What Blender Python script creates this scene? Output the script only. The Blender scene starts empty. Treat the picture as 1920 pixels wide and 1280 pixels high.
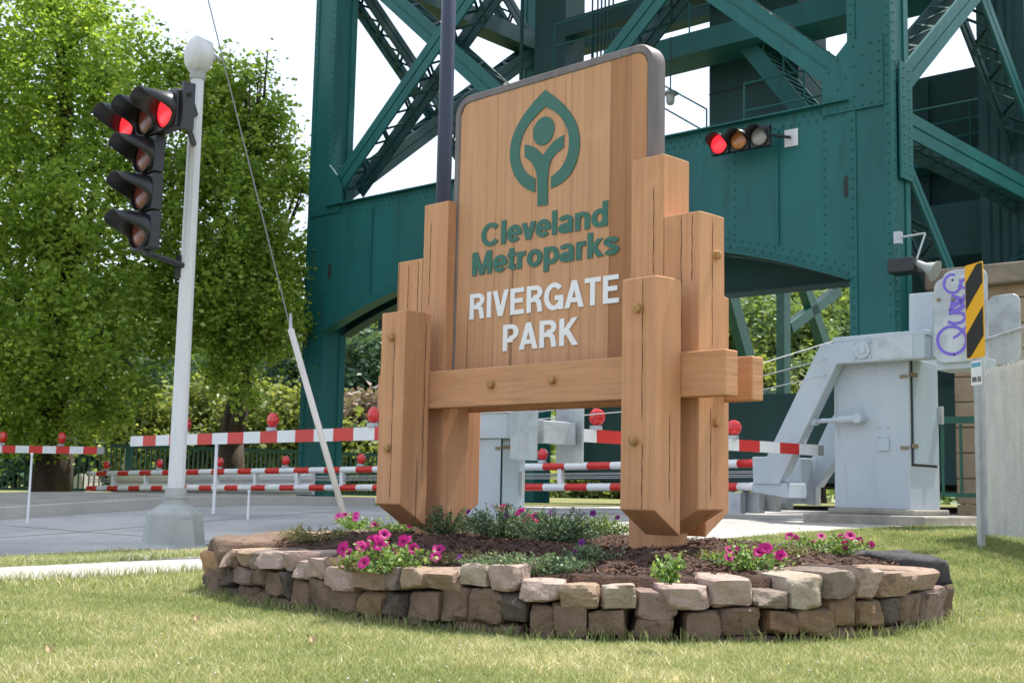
import bpy, bmesh, math, random
import numpy as np
from mathutils import Vector, Matrix
from math import sin, cos, tan, atan, radians, pi, sqrt
random.seed(7); rng = np.random.default_rng(7)
C = bpy.context.scene.collection
sc = bpy.context.scene
# ------------------------------------------------------------------ camera
F = 2343.0; PITCH = atan(278/F); ROLL = radians(1.22); EYE = np.array([0, 0, .65])
fw = np.array([0, cos(PITCH), sin(PITCH)]); u0 = np.array([0, -sin(PITCH), cos(PITCH)]); r0 = np.array([1., 0, 0])
CR = cos(ROLL)*r0 + sin(ROLL)*u0; CU = -sin(ROLL)*r0 + cos(ROLL)*u0
cam = bpy.data.cameras.new('camera'); cam.sensor_width = 36; cam.lens = F/1920*36; cam.clip_end = 2000; cam.clip_start = .05
co = bpy.data.objects.new('camera', cam); C.objects.link(co)
co.matrix_world = Matrix(((CR[0], CU[0], -fw[0], EYE[0]), (CR[1], CU[1], -fw[1], EYE[1]), (CR[2], CU[2], -fw[2], EYE[2]), (0, 0, 0, 1)))
cam.dof.use_dof = True; cam.dof.focus_distance = 6.3; cam.dof.aperture_fstop = 9
sc.camera = co
# ------------------------------------------------------------------ light
SUN_EL = radians(66); SUN_AZ = radians(51)          # azimuth measured clockwise from +Y
w = bpy.data.worlds.new('World'); sc.world = w; w.use_nodes = True
nt = w.node_tree; nt.nodes.clear()
sky = nt.nodes.new('ShaderNodeTexSky'); sky.sky_type = 'NISHITA'; sky.sun_disc = False
sky.sun_elevation = SUN_EL; sky.sun_rotation = SUN_AZ; sky.air_density = 1.2; sky.dust_density = 2.0
mx = nt.nodes.new('ShaderNodeMixRGB'); mx.inputs[0].default_value = .62; mx.inputs[2].default_value = (7.6, 8.3, 9.4, 1)
bg = nt.nodes.new('ShaderNodeBackground'); bg.inputs[1].default_value = .115
wo = nt.nodes.new('ShaderNodeOutputWorld')
nt.links.new(sky.outputs[0], mx.inputs[1]); nt.links.new(mx.outputs[0], bg.inputs[0]); nt.links.new(bg.outputs[0], wo.inputs[0])
sl = bpy.data.lights.new('sun', 'SUN'); sl.energy = 4.8; sl.angle = radians(.55); sl.color = (1, .95, .87)
so = bpy.data.objects.new('sun', sl); C.objects.link(so)
so.rotation_euler = (pi/2-SUN_EL, 0, -SUN_AZ+pi)
sd = Vector((sin(SUN_AZ)*cos(SUN_EL), cos(SUN_AZ)*cos(SUN_EL), sin(SUN_EL)))
so.rotation_euler = sd.to_track_quat('Z', 'Y').to_euler()
sc.view_settings.view_transform = 'Standard'; sc.view_settings.look = 'None'
sc.view_settings.exposure = .75; sc.view_settings.gamma = 1
sc.cycles.max_bounces = 6; sc.cycles.diffuse_bounces = 3; sc.cycles.transparent_max_bounces = 6

# ------------------------------------------------------------------ geometry helpers
def ray(x, y): return fw + CR*(x-960)/F + CU*(640-y)/F
def onz(x, y, z): r = ray(x, y); return EYE + r*(z-.65)/r[2]
def ony(x, y, Y): r = ray(x, y); return EYE + r*Y/r[1]
def onpl(x, y, p0, n): r = ray(x, y); return EYE + r*(((np.array(p0)-EYE) @ n)/(r @ n))
def V3(*a): return np.array(a, float)
def sm(t): t = min(1, max(0, t)); return t*t*(3-2*t)
def zg(x, y): return .33*sm((y+.45*x-8.5)/9)
UP = V3(0, 0, 1)
class MB:
    def __init__(s): s.v = []; s.f = []
    def add(s, vs, fs):
        n = len(s.v); s.v += [tuple(map(float, p)) for p in vs]; s.f += [tuple(i+n for i in f) for f in fs]; return s
    def hexa(s, p):      # 8 corners: bottom ring 0-3, top ring 4-7
        return s.add(p, [(3, 2, 1, 0), (4, 5, 6, 7), (0, 1, 5, 4), (1, 2, 6, 5), (2, 3, 7, 6), (3, 0, 4, 7)])
    def box(s, o, a, b, c, A, B, Cc):   # o origin, axes a b c, ranges
        o, a, b, c = map(np.array, (o, a, b, c))
        P = [o+a*x+b*y+c*z for z in Cc for x, y in ((A[0], B[0]), (A[1], B[0]), (A[1], B[1]), (A[0], B[1]))]
        return s.hexa(P)
    def beam(s, p, q, wd, ht, up=UP):
        p, q, up = map(lambda t: np.array(t, float), (p, q, up)); d = q-p; d /= np.linalg.norm(d)
        x = np.cross(d, up); x /= np.linalg.norm(x); y = np.cross(x, d)
        return s.hexa([e+x*i*wd/2+y*j*ht/2 for e in (p, q) for i, j in ((-1, -1), (1, -1), (1, 1), (-1, 1))])
    def tube(s, p, q, r, n=10, r2=None, cap=True):
        p, q = np.array(p, float), np.array(q, float); d = q-p; d /= max(1e-9, np.linalg.norm(d)); r2 = r if r2 is None else r2
        t = UP if abs(d[2]) < .9 else V3(1, 0, 0); x = np.cross(d, t); x /= np.linalg.norm(x); y = np.cross(d, x)
        vs = [e+(x*cos(2*pi*i/n)+y*sin(2*pi*i/n))*rr for e, rr in ((p, r), (q, r2)) for i in range(n)]
        fs = [(i, (i+1) % n, n+(i+1) % n, n+i) for i in range(n)]
        if cap: fs += [tuple(range(n))[::-1], tuple(range(n, 2*n))]
        return s.add(vs, fs)
    def path(s, pts, r, n=8, radii=None):
        for i in range(len(pts)-1):
            a, b = (r, r) if radii is None else (radii[i], radii[i+1]); s.tube(pts[i], pts[i+1], a, n, b)
        return s
    def lathe(s, o, ax, prof, n=24):     # prof [(dist along ax, radius)]
        o, ax = np.array(o, float), np.array(ax, float); ax /= np.linalg.norm(ax)
        t = UP if abs(ax[2]) < .9 else V3(1, 0, 0); x = np.cross(ax, t); x /= np.linalg.norm(x); y = np.cross(ax, x)
        m = len(prof); vs = [o+ax*h+(x*cos(2*pi*i/n)+y*sin(2*pi*i/n))*r for h, r in prof for i in range(n)]
        fs = [(k*n+i, k*n+(i+1) % n, (k+1)*n+(i+1) % n, (k+1)*n+i) for k in range(m-1) for i in range(n)]
        fs += [tuple(range(n))[::-1], tuple(range((m-1)*n, m*n))]
        return s.add(vs, fs)
    def prism(s, poly, off):
        poly = [np.array(p, float) for p in poly]; n = len(poly); off = np.array(off, float)
        return s.add(poly+[p+off for p in poly], [tuple(range(n))[::-1], tuple(range(n, 2*n))]+[(i, (i+1) % n, n+(i+1) % n, n+i) for i in range(n)])
    def rivet(s, p, nrm, r=.018):
        if r > .0155: r *= 1.45
        p, nrm = np.array(p), np.array(nrm); t = UP if abs(nrm[2]) < .9 else V3(1, 0, 0); x = np.cross(nrm, t); x /= np.linalg.norm(x); y = np.cross(nrm, x)
        vs = [p+(x*cos(a*pi/3)+y*sin(a*pi/3))*r for a in range(6)]+[p+nrm*r*.75+(x*cos(a*pi/3)+y*sin(a*pi/3))*r*.6 for a in range(6)]
        return s.add(vs, [(i, (i+1) % 6, 6+(i+1) % 6, 6+i) for i in range(6)]+[tuple(range(6, 12))])
    def build(s, name, mat, parent=None, smooth=False, bevel=0, loc=None):
        if parent is not None: off = np.array(list(parent['_w']), float)
        else: off = np.array(loc if loc is not None else np.mean(np.array(s.v), 0))
        my = off if parent is None else off
        if loc is not None and parent is not None: my = np.array(loc, float)
        me = bpy.data.meshes.new(name); me.from_pydata([tuple(np.array(v)-my) for v in s.v], [], s.f); me.update()
        bm = bmesh.new(); bm.from_mesh(me); bmesh.ops.recalc_face_normals(bm, faces=bm.faces); bm.to_mesh(me); bm.free()
        o = bpy.data.objects.new(name, me); C.objects.link(o)
        if mat: me.materials.append(mat)
        if parent is None: o.location = tuple(off)
        else: o.parent = parent; o.location = tuple(my-off)
        if smooth:
            me.polygons.foreach_set('use_smooth', [True]*len(me.polygons))
            if smooth != 'all':
                md = o.modifiers.new('es', 'EDGE_SPLIT'); md.split_angle = radians(38)
        if bevel:
            md = o.modifiers.new('bv', 'BEVEL'); md.width = bevel; md.segments = 2; md.limit_method = 'ANGLE'; md.angle_limit = radians(40)
        o['_w'] = [float(a) for a in my]; TMP.append(o)
        return o
W = {}; TMP = []
def fastmesh(name, verts, faces, mat, parent=None, loc=(0, 0, 0), smooth=False, attr=None):
    verts = np.asarray(verts, np.float32)-np.array(loc, np.float32); faces = np.asarray(faces, np.int32); k = faces.shape[1]
    me = bpy.data.meshes.new(name); me.vertices.add(len(verts)); me.vertices.foreach_set('co', verts.ravel())
    me.loops.add(faces.size); me.loops.foreach_set('vertex_index', faces.ravel())
    me.polygons.add(len(faces)); me.polygons.foreach_set('loop_start', np.arange(0, faces.size, k, dtype=np.int32))
    me.polygons.foreach_set('loop_total', np.full(len(faces), k, np.int32))
    if smooth: me.polygons.foreach_set('use_smooth', np.ones(len(faces), bool))
    me.update(calc_edges=True)
    if attr is not None:
        a = me.attributes.new('tone', 'FLOAT', 'POINT'); a.data.foreach_set('value', np.asarray(attr, np.float32))
    me.materials.append(mat); o = bpy.data.objects.new(name, me); C.objects.link(o)
    if parent is None: o.location = loc
    else: o.parent = parent; pw = np.array(list(parent['_w'])); o.location = tuple(np.array(loc)-pw)
    o['_w'] = [float(a) for a in loc]; TMP.append(o); return o
def thing(name, loc, label, cat, group=None):
    o = bpy.data.objects.new(name, None); C.objects.link(o); o.location = tuple(loc); o.empty_display_size = .2
    o['_w'] = [float(a) for a in loc]; TMP.append(o); return tag(o, label, cat, group)
def tag(o, label, cat, group=None):
    o['label'] = label; o['category'] = cat
    if group: o['group'] = group
    return o
def struct(o, kind='structure'): o['kind'] = kind; return o
def stuff(o, label, cat): tag(o, label, cat); o['kind'] = 'stuff'; return o
def copy_tree(o, parent=None):
    c = o.copy(); C.objects.link(c); TMP.append(c)
    if parent is not None: c.parent = parent
    for ch in list(o.children): copy_tree(ch, c)
    return c

# ------------------------------------------------------------------ materials
def mat(name, col, rough=.6, metal=0, spec=.5, noise=None, bump=None, emit=None, coat=0, tl=0):
    """noise=(scale xyz, colour2, lo, hi); bump=(scale xyz, strength)"""
    m = bpy.data.materials.new(name); m.use_nodes = True; n = m.node_tree; b = n.nodes['Principled BSDF']
    b.inputs['Base Color'].default_value = (*col, 1); b.inputs['Roughness'].default_value = rough
    b.inputs['Metallic'].default_value = metal; b.inputs['Specular IOR Level'].default_value = spec
    b.inputs['Coat Weight'].default_value = coat
    tc = n.nodes.new('ShaderNodeTexCoord')
    last = None
    def ntex(sc3, detail=6):
        mp = n.nodes.new('ShaderNodeMapping'); mp.inputs['Scale'].default_value = sc3
        t = n.nodes.new('ShaderNodeTexNoise'); t.inputs['Scale'].default_value = 1; t.inputs['Detail'].default_value = detail; t.inputs['Roughness'].default_value = .62
        n.links.new(tc.outputs['Object'], mp.inputs[0]); n.links.new(mp.outputs[0], t.inputs['Vector']); return t
    if noise:
        for (sc3, col2, lo, hi) in (noise if isinstance(noise, list) else [noise]):
            t = ntex(sc3); r = n.nodes.new('ShaderNodeMapRange'); r.inputs[1].default_value = lo; r.inputs[2].default_value = hi
            x = n.nodes.new('ShaderNodeMixRGB'); x.inputs[2].default_value = (*col2, 1)
            if last is None: x.inputs[1].default_value = (*col, 1)
            else: n.links.new(last, x.inputs[1])
            n.links.new(t.outputs[0], r.inputs[0]); n.links.new(r.outputs[0], x.inputs[0]); last = x.outputs[0]
        n.links.new(last, b.inputs['Base Color'])
    if bump:
        t = ntex(bump[0], 8); bp = n.nodes.new('ShaderNodeBump'); bp.inputs['Strength'].default_value = bump[1]; bp.inputs['Distance'].default_value = bump[2] if len(bump) > 2 else .02
        n.links.new(t.outputs[0], bp.inputs['Height']); n.links.new(bp.outputs[0], b.inputs['Normal'])
    if emit:
        b.inputs['Emission Color'].default_value = (*emit[0], 1); b.inputs['Emission Strength'].default_value = emit[1]
    m['last'] = 0
    return m
def leafmat(name, c1, c2, c3=None, trans=.45, scale=1.2, rough=.5, tint=(1.5, 1.45, .7)):
    m = bpy.data.materials.new(name); m.use_nodes = True; n = m.node_tree; n.nodes.clear()
    out = n.nodes.new('ShaderNodeOutputMaterial'); at = n.nodes.new('ShaderNodeAttribute'); at.attribute_name = 'tone'
    cr = n.nodes.new('ShaderNodeValToRGB'); e = cr.color_ramp.elements; e[0].color = (*c1, 1); e[1].color = (*c2, 1)
    if c3: k = e.new(.93); k.color = (*c2, 1); e[-1].color = (*c3, 1)
    n.links.new(at.outputs['Fac'], cr.inputs[0])
    p = n.nodes.new('ShaderNodeBsdfPrincipled'); p.inputs['Roughness'].default_value = rough; p.inputs['Specular IOR Level'].default_value = .35
    tr = n.nodes.new('ShaderNodeBsdfTranslucent'); mxs = n.nodes.new('ShaderNodeMixShader'); mxs.inputs[0].default_value = trans
    g = n.nodes.new('ShaderNodeMixRGB'); g.blend_type = 'MULTIPLY'; g.inputs[0].default_value = 1; g.inputs[2].default_value = (*tint, 1)
    n.links.new(cr.outputs[0], p.inputs['Base Color']); n.links.new(cr.outputs[0], g.inputs[1]); n.links.new(g.outputs[0], tr.inputs[0])
    n.links.new(p.outputs[0], mxs.inputs[1]); n.links.new(tr.outputs[0], mxs.inputs[2]); n.links.new(mxs.outputs[0], out.inputs[0])
    return m
WOODC = (.56, .298, .16)
def woodmat(name, col, dark=.0, grain='z'):
    m = bpy.data.materials.new(name); m.use_nodes = True; n = m.node_tree; b = n.nodes['Principled BSDF']
    b.inputs['Roughness'].default_value = .72; b.inputs['Specular IOR Level'].default_value = .3
    tc = n.nodes.new('ShaderNodeTexCoord')
    def nz(s3, det=6, rg=.6):
        mp = n.nodes.new('ShaderNodeMapping'); mp.inputs['Scale'].default_value = s3; t = n.nodes.new('ShaderNodeTexNoise'); t.inputs['Scale'].default_value = 1
        t.inputs['Detail'].default_value = det; t.inputs['Roughness'].default_value = rg
        n.links.new(tc.outputs['Object'], mp.inputs[0]); n.links.new(mp.outputs[0], t.inputs['Vector']); return t
    if grain == 'z': g = (38, 38, 1.1); g2 = (9, 9, .7); ck = (16, 16, .35)
    else: g = (3, 3, 46); g2 = (1, 1, 12); ck = (.6, .6, 20)
    def rng_(t, lo, hi, a=0, bb=1):
        r = n.nodes.new('ShaderNodeMapRange'); r.inputs[1].default_value = lo; r.inputs[2].default_value = hi; r.inputs[3].default_value = a; r.inputs[4].default_value = bb; n.links.new(t.outputs[0], r.inputs[0]); return r
    def mixc(f, a, colb, asock=None):
        x = n.nodes.new('ShaderNodeMixRGB'); n.links.new(f.outputs[0], x.inputs[0]); x.inputs[2].default_value = (*colb, 1)
        if asock is None: x.inputs[1].default_value = (*a, 1)
        else: n.links.new(asock, x.inputs[1])
        return x.outputs[0]
    t1, t2, t3, t4 = nz(g), nz(g2), nz(ck, 3, .5), nz((5, 5, 5))
    c = mixc(rng_(t2, .35, .7), col, tuple(np.array(col)*V3(.86, .80, .74)))
    c = mixc(rng_(t1, .46, .70, 0, .62), None, tuple(np.array(col)*.66), c)
    c = mixc(rng_(t4, .58, .72, 0, .45), None, tuple(np.array(col)*V3(1.10, 1.12, 1.15)), c)
    c = mixc(rng_(t3, .67, .70, 0, .65), None, tuple(np.array(col)*.30), c)
    n.links.new(c, b.inputs['Base Color'])
    bp = n.nodes.new('ShaderNodeBump'); bp.inputs['Strength'].default_value = .45; bp.inputs['Distance'].default_value = .006
    n.links.new(t1.outputs[0], bp.inputs['Height'])
    b2 = n.nodes.new('ShaderNodeBump'); b2.inputs['Strength'].default_value = .9; b2.inputs['Distance'].default_value = .006; b2.invert = True
    r = rng_(t3, .68, .71); n.links.new(r.outputs[0], b2.inputs['Height']); n.links.new(bp.outputs[0], b2.inputs['Normal']); n.links.new(b2.outputs[0], b.inputs['Normal'])
    return m
M = {}
M['wood'] = woodmat('painted_timber', WOODC)
M['woodh'] = woodmat('painted_timber_beam', WOODC, grain='h')
M['plank'] = woodmat('painted_plank', (.56, .312, .178))
M['plankdark'] = woodmat('stained_plank', (.38, .185, .09))
M['crack'] = mat('crack', (.05, .025, .012), .9)
M['trim'] = mat('grey_edge_trim', (.12, .10, .10), .45, noise=((14, 14, 3), (.17, .145, .14), .4, .7))
M['green_letter'] = mat('green_paint', (.018, .115, .085), .5, noise=((30, 30, 30), (.03, .14, .11), .4, .8))
M['white_letter'] = mat('white_letter_paint', (.74, .76, .80), .45)
M['peg'] = mat('wooden_peg', (.46, .25, .10), .75, noise=((30, 30, 30), (.30, .17, .06), .45, .6), bump=((60, 60, 60), .4))
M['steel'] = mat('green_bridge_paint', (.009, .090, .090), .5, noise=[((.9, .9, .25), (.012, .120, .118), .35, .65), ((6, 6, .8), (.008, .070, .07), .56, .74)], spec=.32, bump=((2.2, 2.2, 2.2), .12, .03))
M['steeld'] = mat('green_bridge_paint_inner', (.006, .046, .047), .6, noise=((1.5, 1.5, .4), (.008, .060, .060), .4, .7))  # same bridge paint, darker: shade on inner and rear steel put into the colour
M['fence'] = mat('green_fence_paint', (.008, .09, .06), .45, noise=((3, 3, 3), (.010, .07, .05), .4, .6))
M['grey'] = mat('pale_grey_paint', (.43, .49, .55), .42, noise=[((1.2, 1.2, .5), (.37, .43, .49), .4, .68), ((9, 9, 1.2), (.31, .34, .37), .60, .78)])
M['greydoor'] = mat('pale_grey_door_paint', (.37, .45, .52), .4, noise=((2, 2, .6), (.32, .39, .46), .4, .7))
M['pole'] = mat('pole_silver_paint', (.62, .63, .65), .4, noise=((8, 8, 1), (.54, .55, .57), .4, .7), bump=((20, 20, 20), .05))
M['castbase'] = mat('cast_base_paint', (.36, .375, .365), .55, noise=((4, 4, 2), (.30, .32, .31), .35, .7), bump=((25, 25, 25), .15))
M['galv'] = mat('galvanised_plate', (.46, .50, .53), .45, .35, noise=[((5, 5, 5), (.36, .39, .42), .42, .62), ((2, 2, 2), (.55, .58, .60), .55, .7)])
M['black'] = mat('black_polycarbonate', (.012, .013, .016), .38)
M['visor_in'] = mat('visor_inner_black', (.006, .006, .007), .7)
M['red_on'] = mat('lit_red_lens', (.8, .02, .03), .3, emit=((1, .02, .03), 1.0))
M['red_off'] = mat('unlit_red_lens', (.17, .035, .022), .3, coat=.3, noise=((30, 30, 30), (.12, .03, .02), .4, .6))
M['amber_off'] = mat('unlit_amber_lens', (.40, .14, .03), .25, coat=.5)
M['clear_off'] = mat('unlit_clear_lens', (.28, .27, .25), .25, coat=.5)
M['lamp_red'] = mat('red_lamp_plastic', (.50, .006, .008), .3, coat=.6, emit=((1, .01, .015), .02))
M['white'] = mat('white_reflective', (.76, .77, .78), .4, noise=((3, 3, 3), (.68, .69, .70), .4, .7))
M['red'] = mat('red_reflective', (.60, .022, .016), .4, noise=((3, 3, 3), (.52, .02, .015), .4, .7))
M['navy'] = mat('navy_painted_pole', (.020, .028, .062), .35)
M['pvc'] = mat('white_guy_guard', (.66, .62, .58), .5, noise=((5, 5, 2), (.55, .50, .45), .5, .7))
M['wire'] = mat('steel_wire', (.22, .21, .22), .45, .5)
M['wiregrey'] = mat('pale_steel_wire', (.5, .5, .5), .45, .4)
M['concrete'] = mat('concrete', (.46, .44, .40), .85, noise=[((1.5, 1.5, 1.5), (.38, .37, .34), .4, .65), ((18, 18, 18), (.30, .29, .27), .58, .75)], bump=((40, 40, 40), .25))
M['concrete2'] = mat('weathered_concrete', (.31, .29, .255), .9, noise=[((2, 2, 2), (.22, .205, .18), .4, .62), ((20, 20, 20), (.16, .15, .13), .6, .75)], bump=((30, 30, 30), .4))
M['roadm'] = mat('road_concrete', (.45, .44, .42), .85, noise=[((.35, .35, .35), (.26, .26, .26), .4, .62), ((7, 7, 7), (.21, .21, .21), .58, .78), ((60, 60, 60), (.22, .21, .2), .6, .8)], bump=((60, 60, 60), .2))
M['path'] = mat('sidewalk_concrete', (.37, .35, .32), .85, noise=[((.8, .8, .8), (.32, .305, .28), .4, .62), ((30, 30, 30), (.24, .225, .2), .6, .8)], bump=((60, 60, 60), .2))
M['sand'] = mat('sandstone_block', (.30, .215, .14), .85, noise=[((1.3, 1.3, 3), (.36, .27, .18), .4, .6), ((9, 9, 9), (.2, .14, .09), .58, .75)], bump=((15, 15, 15), .3))
M['sandcap'] = mat('sandstone_cap', (.27, .22, .165), .9, noise=[((1.3, 1.3, 3), (.17, .14, .11), .4, .6)], bump=((15, 15, 15), .4))
M['yellow'] = mat('yellow_reflective', (.78, .40, .012), .4)
M['blackpaint'] = mat('black_stripe_paint', (.012, .012, .012), .45)
M['purple'] = mat('purple_spray_paint', (.17, .12, .56), .6)
M['brass'] = mat('dull_brass_hinge', (.22, .18, .12), .5, .5)
M['gap'] = mat('dark_door_gap', (.02, .025, .03), .8)
M['soil'] = mat('dark_mulch', (.060, .030, .019), .95, noise=[((25, 25, 25), (.125, .062, .038), .5, .7), ((60, 60, 60), (.02, .011, .007), .55, .7)], bump=((70, 70, 70), 1., .03))
M['chip'] = leafmat('mulch_chip', (.035, .016, .010), (.15, .075, .045), trans=0, rough=.9)
M['bark'] = mat('tree_bark', (.075, .052, .036), .95, noise=((6, 6, 1.2), (.035, .024, .017), .4, .6), bump=((14, 14, 2.5), .8))
M['slat'] = mat('white_fence_slat', (.74, .72, .68), .7, noise=((6, 6, 2), (.62, .60, .56), .4, .7))

# ------------------------------------------------------------------ terrain
def lawnmat():
    m = bpy.data.materials.new('lawn_soil'); m.use_nodes = True; n = m.node_tree; b = n.nodes['Principled BSDF']; b.inputs['Roughness'].default_value = .95; b.inputs['Specular IOR Level'].default_value = .1
    tc = n.nodes.new('ShaderNodeTexCoord'); t = n.nodes.new('ShaderNodeTexNoise'); t.inputs['Scale'].default_value = 2.2; t.inputs['Detail'].default_value = 9; t.inputs['Roughness'].default_value = .75
    cr = n.nodes.new('ShaderNodeValToRGB'); e = cr.color_ramp.elements; e[0].position = .35; e[0].color = (.10, .13, .035, 1); e[1].position = .65; e[1].color = (.27, .24, .12, 1)
    n.links.new(tc.outputs['Object'], t.inputs['Vector']); n.links.new(t.outputs[0], cr.inputs[0]); n.links.new(cr.outputs[0], b.inputs['Base Color']); return m
M['lawn'] = lawnmat()
def sheet(name, f, us, vs, m, off=0., kind='structure'):
    """grid following the terrain; f(u,v)->(x,y)"""
    P = []; nu, nv = len(us), len(vs)
    for v in vs:
        for u in us:
            x, y = f(u, v); P.append((x, y, zg(x, y)+off))
    Fc = [(j*nu+i, j*nu+i+1, (j+1)*nu+i+1, (j+1)*nu+i) for j in range(nv-1) for i in range(nu-1)]
    o = fastmesh(name, P, Fc, m); o['kind'] = kind; return o
xs = sorted(set(list(np.round(np.linspace(-30, 30, 121), 3))+[-600, -300, -150, -80, -50, 50, 80, 150, 300, 600]))
ys = sorted(set(list(np.round(np.linspace(-6, 50, 113), 3))+[-200, -50, -15, 70, 100, 150, 250, 400, 800]))
sheet('lawn', lambda u, v: (u, v), xs, ys, M['lawn'])
RD = V3(.585, .811, 0); RN = V3(.811, -.585, 0)   # road direction, normal to the near side
FK = V3(-3.1, 19.8, 0)                            # far kerb passes here
N0 = onz(150, 1041, 0); RWID = float((N0-FK) @ RN)
lin = np.linspace
sheet('road', lambda u, v: tuple((FK+RN*v+RD*u)[:2]), lin(-40, 60, 160), lin(0, RWID, 12), M['roadm'], .006)
# concrete pad behind the lawn on the right (in front of the bridge), runs beside the road
PL = onz(1345, 1004, .24); PRr = onz(1835, 993, .29)
pd_ = (PRr-PL)[:2]
def padf(u, v):       # u along the lawn edge, v backwards
    a = PL[:2]+pd_*u; b_ = RD[:2]*v; return tuple(a+b_)
uu = lin(-.1, 2.2, 20)
def road_side(u): return 0
sheet('pavement', padf, lin(-.75, 3.0, 50), lin(0, 45, 60), M['path'], .011)
sheet('pavement', padf, lin(-2.6, -.755, 20), lin(2.6, 45, 60), M['path'], .011)
# sidewalk on the left
q1, q2, q3, q4 = onz(0, 1095, 0), onz(380, 1075, 0), onz(0, 1066, 0), onz(380, 1048, 0)
sheet('sidewalk', lambda u, v: tuple(((q1*(1-v)+q3*v)+((q2-q1)*(1-v)+(q4-q3)*v)*u)[:2]), lin(-3, 3.2, 40), lin(0, 1, 4), M['path'], .012)
# far kerb with raised concrete verge
kb = MB()
ks = lin(-30, 1.5, 40)
for i in range(len(ks)-1):
    a, b_ = FK+RD*ks[i], FK+RD*ks[i+1]; z0, z1 = zg(*a[:2]), zg(*b_[:2])
    kb.hexa([a+UP*(z0-.2), b_+UP*(z1-.2), b_-RN*.22+UP*(z1-.2), a-RN*.22+UP*(z0-.2), a+UP*(z0+.15), b_+UP*(z1+.15), b_-RN*.22+UP*(z1+.15), a-RN*.22+UP*(z0+.15)])
struct(kb.build('kerb', M['concrete'], loc=(0, 0, 0)))
sheet('verge', lambda u, v: tuple((FK-RN*(v+.22)+RD*u)[:2]), lin(-30, 1.5, 40), lin(0, 3.5, 8), M['concrete2'], .14)
# pad under the signal pole
pb = onz(325, 1035, 0)

# ------------------------------------------------------------------ the park sign
A45 = radians(45); al = V3(-sin(A45), cos(A45), 0); dp = V3(cos(A45), sin(A45), 0)
SO = V3(.71805, 6.2, 0)
def Wp(s, t, z): return SO+al*s+dp*t+UP*z
def SP(x, y, t=.395):
    q = onpl(x, y, SO+dp*t, dp); v = q-SO; return float(v @ al), float(q[2])
sign = thing('park_sign', Wp(1.08, .43, .38), 'large stepped timber park sign with green leaf emblem, standing in the stone flower bed', 'sign')
def post(s0, s1, t0, t1, ztop, zbot, cut=None, crown=.0, crack=None):
    """cut: side ('t-','t+','s-','s+') on which the foot is sloped up"""
    zz = {'00': zbot, '10': zbot, '11': zbot, '01': zbot}
    hi = .13
    def zb(i, j):
        if cut == 't-' and j == 0: return zbot+hi
        if cut == 't+' and j == 1: return zbot+hi
        if cut == 's-' and i == 0: return zbot+hi
        if cut == 's+' and i == 1: return zbot+hi
        return zbot
    m = MB(); S = (s0, s1); T = (t0, t1)
    n = 6
    # top slightly domed front to back
    ring = [(0, 0), (1, 0), (1, 1), (0, 1)]
    vs = [Wp(S[i], T[j], zb(i, j)) for i, j in ring]
    prof = []
    for k in range(n+1):
        f = k/n; prof.append((t0+(t1-t0)*f, ztop-(crown*(2*f-1)**2)))
    m.v += [tuple(v) for v in vs]
    for i in (0, 1):
        for (t, z) in prof: m.v.append(tuple(Wp(S[i], t, z)))
    a, b_ = 4, 4+n+1
    m.f += [(3, 2, 1, 0), tuple([0, 3]+[a+k for k in range(n, -1, -1)]), tuple([2, 1]+[b_+k for k in range(0, n+1)])]
    m.f += [(1, 0, a, b_), (3, 2, b_+n, a+n)]
    for k in range(n): m.f.append((a+k, a+k+1, b_+k+1, b_+k))
    o = m.build('post', M['wood'], sign, bevel=.006)
    if crack:
        for (face, f, z0, z1) in crack:
            c = MB(); N = 14; wob = .0018; pts = []; ph = random.random()*9
            for k in range(N+1):
                z = z0+(z1-z0)*k/N; dx = wob*sin(k*1.3+ph)+.0012*sin(k*3.1+ph); wd = .0009+.0014*abs(sin(k*.8+ph))
                if k in (0, N): wd = .0004
                for e in (-1, 1):
                    if face == 't': pts.append(Wp(s0+(s1-s0)*f+dx+e*wd, t0-.0022, z))
                    else: pts.append(Wp(s0-.0022, t0+(t1-t0)*f+dx+e*wd, z))
            c.add(pts, [(2*k, 2*k+1, 2*k+3, 2*k+2) for k in range(N)]); c.build('crack', M['crack'], o)
    return o
BED = .36
post(0, .222, 0, .21, 1.742, .435, 't-', .006, [('t', .38, 1.0, 1.735), ('t', .36, .56, .90), ('s', .55, .6, 1.05)])
post(1.94, 2.168, 0, .21, 1.732, .42, 't-', .006, [('t', .42, .56, 1.6), ('s', .8, .7, 1.70)])
post(-.03, .2045, .321, .545, 2.122, .44, 's-', .002, [('t', .50, 1.5, 2.11), ('t', .2, 1.75, 2.11), ('s', .5, 1.40, 2.10), ('s', .45, .62, 1.10)])
post(.208, .43, .3212, .548, 2.470, .2, None, .002, [('t', .3, 1.8, 2.3)])
post(1.935, 2.165, .3212, .548, 2.472, .2, None, .002, [('t', .7, 1.8, 2.35)])
post(2.169, 2.415, .321, .545, 2.125, .43, 's+', .002, [('t', .15, 1.78, 2.11), ('t', .55, 1.8, 2.1)])
post(.17, .395, .6555, .87, 1.755, .42, 't+', .012)
post(2.165, 2.39, .6555, .87, 1.735, .42, 't+', .012)
for t0, t1, e0, e1 in ((.2125, .3185, -.272, 2.45), (.551, .6525, -.20, 2.40)):
    b_ = MB().box(SO, al, dp, UP, (e0, e1), (t0, t1), (1.138, 1.368)); b_.build('beam', M['woodh'], sign, bevel=.007)
for (s, z, t) in ((1.388, 1.262, .2125), (.895, 1.267, .2125), (.113, 1.578, 0), (.129, .908, 0), (2.059, 1.569, 0), (2.065, .887, 0)):
    p = Wp(s, t, z); MB().lathe(p-dp*.028, dp, [(0, .018), (.004, .024), (.028, .0245)], 18).build('peg', M['peg'], sign, smooth=True)
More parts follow.
